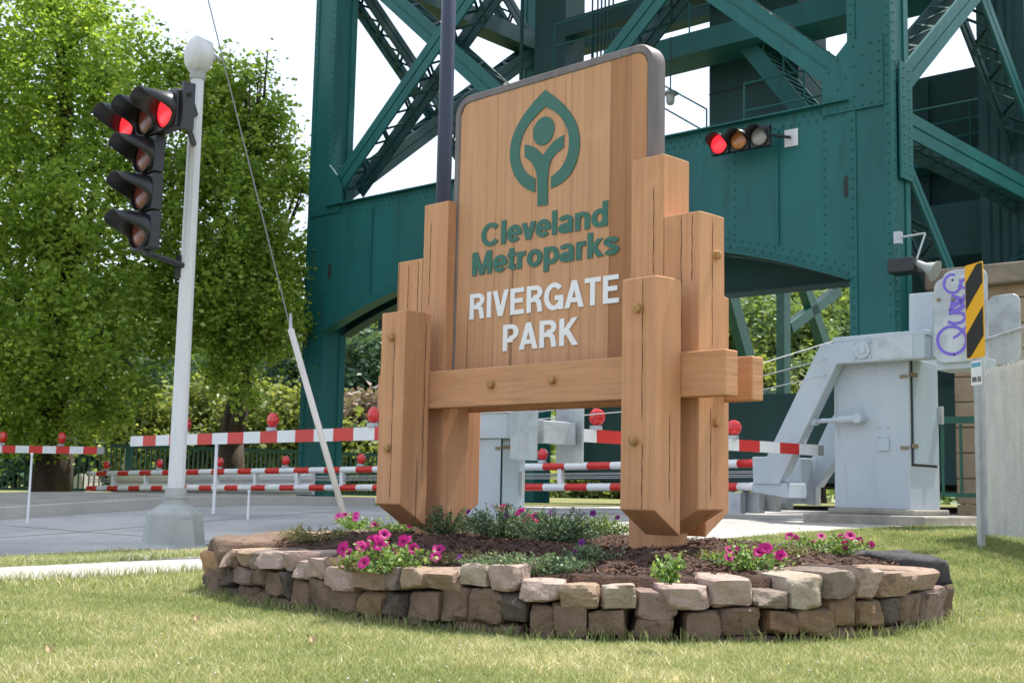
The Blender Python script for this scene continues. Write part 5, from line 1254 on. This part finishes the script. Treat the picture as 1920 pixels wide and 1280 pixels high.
for i, (px, py, rp, d_, m, lb) in enumerate([
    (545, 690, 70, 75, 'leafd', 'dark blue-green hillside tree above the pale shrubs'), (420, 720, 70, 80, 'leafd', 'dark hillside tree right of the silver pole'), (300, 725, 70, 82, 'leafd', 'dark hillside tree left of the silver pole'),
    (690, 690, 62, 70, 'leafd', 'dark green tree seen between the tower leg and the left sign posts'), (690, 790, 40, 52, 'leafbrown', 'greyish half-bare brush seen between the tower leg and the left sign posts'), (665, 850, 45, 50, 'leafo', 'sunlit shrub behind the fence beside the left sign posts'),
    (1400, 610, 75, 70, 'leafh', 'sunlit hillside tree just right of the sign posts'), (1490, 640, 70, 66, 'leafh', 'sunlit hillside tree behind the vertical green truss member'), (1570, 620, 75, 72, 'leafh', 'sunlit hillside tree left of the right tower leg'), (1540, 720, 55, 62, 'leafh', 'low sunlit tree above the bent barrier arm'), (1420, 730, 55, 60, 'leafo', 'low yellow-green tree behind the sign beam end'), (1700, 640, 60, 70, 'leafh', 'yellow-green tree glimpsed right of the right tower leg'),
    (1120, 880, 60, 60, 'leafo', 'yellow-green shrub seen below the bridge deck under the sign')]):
    b0 = ony(px, 905, d_); b0[2] = -2
    tree('hillside_tree' if rp > 56 else 'shrub', lb, 'tree' if rp > 56 else 'shrub', b0, max(2, (905-py)/F*d_+1), .2, [pb_(px, py, rp, d_, 1.1), pb_(px-rp*.7, py+rp*.6, rp*.75, d_), pb_(px+rp*.7, py+rp*.5, rp*.75, d_), pb_(px, py+rp*1.3, rp*1.1, d_)], 300, 26, .75, .36, M[m], hg, 6)
# wooded hill far behind, one mass
Hh = []; 
def hillz(x, y): return -3+21*sm((y-72)/50)*(1+.12*sin(x*.06)+.08*sin(x*.17+1))
hx, hy = lin(-110, 160, 55), lin(68, 190, 24)
sv = [(x, y, hillz(x, y)-.6) for y in hy for x in hx]; sf = [(j*55+i, j*55+i+1, (j+1)*55+i+1, (j+1)*55+i) for j in range(23) for i in range(54)]
hill = fastmesh('hill', sv, sf, M['lawn'], None, (0, 100, 0)); struct(hill)
N = 7000; hxp, hyp = rng.uniform(-70, 80, N), 72+52*rng.random(N)**.8
cc = np.array([(x, y, hillz(x, y)+rng.uniform(-.5, 2.6)) for x, y in zip(hxp, hyp)])
k = 11; pts = (cc[:, None, :]+rng.normal(0, 1, (N, k, 3))*np.array([1.1, 1.1, .8])).reshape(-1, 3); tone = np.clip(np.repeat(rng.normal(.5, .22, N), k)+rng.normal(0, .15, N*k), 0, 1)
V, Ft = leafset(pts, .95, .42, 0.); stuff(fastmesh('hillside_wood', V, Ft, M['leafh'], None, (0, 100, 0), attr=np.repeat(tone, 4)), 'wooded hillside beyond the bridge and the fences', 'woodland')

# ------------------------------------------------------------------ grass
M['grass'] = leafmat('grass_blade', (.12, .20, .05), (.45, .45, .20), (.80, .70, .48), trans=.35, rough=.6, tint=(1.15, 1.15, .95))
pole_xy = PBASE[:2]
def on_hard(x, y):
    p = np.array([x, y]);
    # sidewalk band
    a, b_ = q1[:2], q2[:2]; n_ = np.array([-(b_-a)[1], (b_-a)[0]]); n_ /= np.linalg.norm(n_); d_ = (p-a) @ n_; wdt = (q3[:2]-a) @ n_
    if 0 < d_ < wdt and x < -.9: return True
    if (p-FK[:2]) @ RN[:2] < RWID: return True
    n2 = np.array([-pd_[1], pd_[0]]); 
    if (p-PL[:2]) @ n2/np.linalg.norm(n2) > .03: return True
    return False
def grassfield(n, xr, yr, dens_pow, hmin, hmax, wd, seed):
    R0 = np.random.default_rng(seed); X = []; 
    x = R0.uniform(*xr, n); y = yr[0]+(yr[1]-yr[0])*R0.random(n)**dens_pow
    keep = np.abs(x) < y*.445+.25; x, y = x[keep], y[keep]
    # vectorised point-in-ring
    P = RC_; q = CEN+(np.stack([x, y], 1)-CEN)/.995; ins = np.zeros(len(x), bool)
    for i in range(len(P)):
        a, b_ = P[i], P[(i+1) % len(P)]; c1_ = (a[1] > q[:, 1]) != (b_[1] > q[:, 1]); xi = (b_[0]-a[0])*(q[:, 1]-a[1])/(b_[1]-a[1]+1e-12)+a[0]; ins ^= c1_ & (q[:, 0] < xi)
    x, y = x[~ins], y[~ins]
    a, b_ = q1[:2], q2[:2]; n_ = np.array([-(b_-a)[1], (b_-a)[0]]); n_ /= np.linalg.norm(n_); d_ = (x-a[0])*n_[0]+(y-a[1])*n_[1]; wdt = (q3[:2]-a) @ n_
    hard = (d_ > .0) & (d_ < wdt) & (x < -.9)
    hard |= ((x-FK[0])*RN[0]+(y-FK[1])*RN[1]) < RWID
    n2 = np.array([-pd_[1], pd_[0]]); n2 /= np.linalg.norm(n2); hard |= (((x-PL[0])*n2[0]+(y-PL[1])*n2[1]) > .0) & (x > -.8)
    hard |= (x-pole_xy[0])**2+(y-pole_xy[1])**2 < .62**2
    x, y = x[~hard], y[~hard]; n = len(x)
    pat = np.array([mn.noise(Vector((xx*1.1, yy*1.1, 0)))+.6*mn.noise(Vector((xx*3.7, yy*3.7, 4)))+.5*mn.noise(Vector((xx*11, yy*11, 8))) for xx, yy in zip(x, y)])
    z = np.array([zg(xx, yy) for xx, yy in zip(x, y)])
    h = R0.uniform(hmin, hmax, n)*(1+.35*pat)
    long_ = R0.random(n) < .012; h[long_] *= 1.7
    ang = R0.uniform(0, 2*pi, n); lean = R0.normal(0, .55, (n, 2))
    w2 = wd*R0.uniform(.6, 1.3, n)*(1+.05*y); dx, dy = np.cos(ang)*w2, np.sin(ang)*w2
    B = np.stack([x, y, z-.004], 1); L1 = B+np.stack([lean[:, 0]*h*.4, lean[:, 1]*h*.4, h*.6], 1); T_ = B+np.stack([lean[:, 0]*h*1.1, lean[:, 1]*h*1.1, h], 1)
    side = np.stack([dx, dy, np.zeros(n)], 1)
    V = np.stack([B-side, B+side, L1+side*.8, L1-side*.8, T_], 1).reshape(-1, 3); b0 = np.arange(n)*5
    Ft = np.concatenate([np.stack([b0, b0+1, b0+2], 1), np.stack([b0, b0+2, b0+3], 1), np.stack([b0+3, b0+2, b0+4], 1)])
    tone = np.clip(.60+.36*pat+R0.normal(0, .22, n)-.18*np.clip((x-1.8)*.6, 0, 1)*np.clip((y-6.8)*.8, 0, 1), 0, 1)
    return V, Ft, np.repeat(tone, 5)
V1, F1, T1 = grassfield(330000, (-3.2, 3.2), (3.8, 7.4), 1.0, .016, .036, .0014, 3)
V2, F2, T2 = grassfield(300000, (-4.6, 6.2), (7.0, 14.5), 1.05, .025, .05, .0022, 4)
# ragged tufts along the foot of the stones and the sidewalk edge
stuff(fastmesh('grass', np.vstack([V1, V2]), np.vstack([F1, F2+len(V1)]), M['grass'], None, (0, 6, 0), attr=np.concatenate([T1, T2])), 'short mown lawn grass with dry straw patches around the stone bed', 'grass')

# ------------------------------------------------------------------ fallen leaves on the lawn
M['dead'] = mat('dry_leaf_brown', (.34, .23, .12), .8, noise=((40, 40, 40), (.46, .34, .20), .4, .6))
for px, py, lb in ((1866, 1040, 'curled dry brown leaf on the lawn right of the stone bed'), (368, 1163, 'dry brown leaf on the lawn below the left end of the stone bed'), (585, 1203, 'dry tan leaf on the lawn in front of the stone bed'), (92, 1222, 'small reddish dry leaf on the lawn near the lower left corner')):
    q = onz(px, py, .02); c_ = V3(q[0], q[1], zg(q[0], q[1])+.035); b_ = MB(); n_ = 10; vs = [c_]; R1 = .017
    for i in range(n_): a_ = 2*pi*i/n_; rr_ = R1*(1 if i % 2 else .62); vs.append(c_+V3(cos(a_)*rr_*1.4, sin(a_)*rr_, .018*sin(a_*2+1)))
    b_.add(vs, [(0, 1+i, 1+(i+1) % n_) for i in range(n_)]); tag(b_.build('dry_leaf', M['dead'], loc=c_), lb, 'leaf', 'fallen leaves on the lawn')

# clover heads dotted through the lawn
M['clover'] = mat('clover_head', (.50, .49, .42), .8)
V = []; Fc = []
for _ in range(170):
    x, y = (rng.uniform(-2.2, 3.0), rng.uniform(4.1, 5.6)) if rng.random() < .3 else (rng.uniform(2.2, 5), rng.uniform(5.2, 11))
    if inring(x, y, 1.0): continue
    z = zg(x, y)+rng.uniform(.02, .036); r_ = .005; n = len(V)
    V += [(x, y, z+r_), (x-r_, y, z), (x, y-r_, z), (x+r_, y, z), (x, y+r_, z), (x, y, z-r_)]
    Fc += [(n, n+1, n+2), (n, n+2, n+3), (n, n+3, n+4), (n, n+4, n+1), (n+5, n+2, n+1), (n+5, n+3, n+2), (n+5, n+4, n+3), (n+5, n+1, n+4)]
stuff(fastmesh('clover', V, Fc, M['clover'], None, (0, 6, 0)), 'tiny white clover heads scattered in the lawn', 'clover')
# longer grass tufts at the foot of the wall and along the sidewalk edge
R0 = np.random.default_rng(11); B = []
for i in range(2600):
    s_ = R0.uniform(0, per[-1]); p, tg = ring_at(s_)
    if p[1] > 8: continue
    o_ = p-CEN; o_ /= np.linalg.norm(o_); q = p+o_*abs(R0.normal(.01, .035)); B.append((q[0], q[1], R0.uniform(.03, .085)))
for i in range(2200):
    u = R0.uniform(-.3, 1.3); v = R0.choice([-.02, 1.03])+R0.normal(0, .02); q = (q1*(1-v)+q3*v)+((q2-q1)*(1-v)+(q4-q3)*v)*u; B.append((q[0], q[1], R0.uniform(.04, .10)))
B = np.array(B); n = len(B); z = np.array([zg(a, b) for a, b in B[:, :2]]); P0 = np.stack([B[:, 0], B[:, 1], z], 1); h = B[:, 2]; ln_ = R0.normal(0, .35, (n, 2)); an = R0.uniform(0, 2*pi, n)
sd_ = np.stack([np.cos(an), np.sin(an), 0*an], 1)*.0022; L1 = P0+np.stack([ln_[:, 0]*h*.4, ln_[:, 1]*h*.4, h*.6], 1); TT = P0+np.stack([ln_[:, 0]*h*1.2, ln_[:, 1]*h*1.2, h], 1)
V = np.stack([P0-sd_, P0+sd_, L1+sd_*.8, L1-sd_*.8, TT], 1).reshape(-1, 3); b0 = np.arange(n)*5
stuff(fastmesh('grass_tufts', V, np.concatenate([np.stack([b0, b0+1, b0+2], 1), np.stack([b0, b0+2, b0+3], 1), np.stack([b0+3, b0+2, b0+4], 1)]), M['grass'], None, (0, 6, 0), attr=np.repeat(R0.random(n), 5)), 'longer uncut grass along the foot of the stones and the sidewalk edge', 'grass')
# expansion joints of the road
for i, u in enumerate((-9.5, -5.8, -2.1, 1.6, 5.3)):
    sheet('road_joint', lambda a, v, u=u: tuple((FK+RN*v+RD*(u+a))[:2]), (0, .03), lin(.02, RWID-.02, 14), M['concrete2'], .0085)
sheet('road_joint', lambda a, v: tuple((FK+RN*(RWID*.5+v)+RD*a)[:2]), lin(-20, 20, 50), (0, .03), M['concrete2'], .0095)
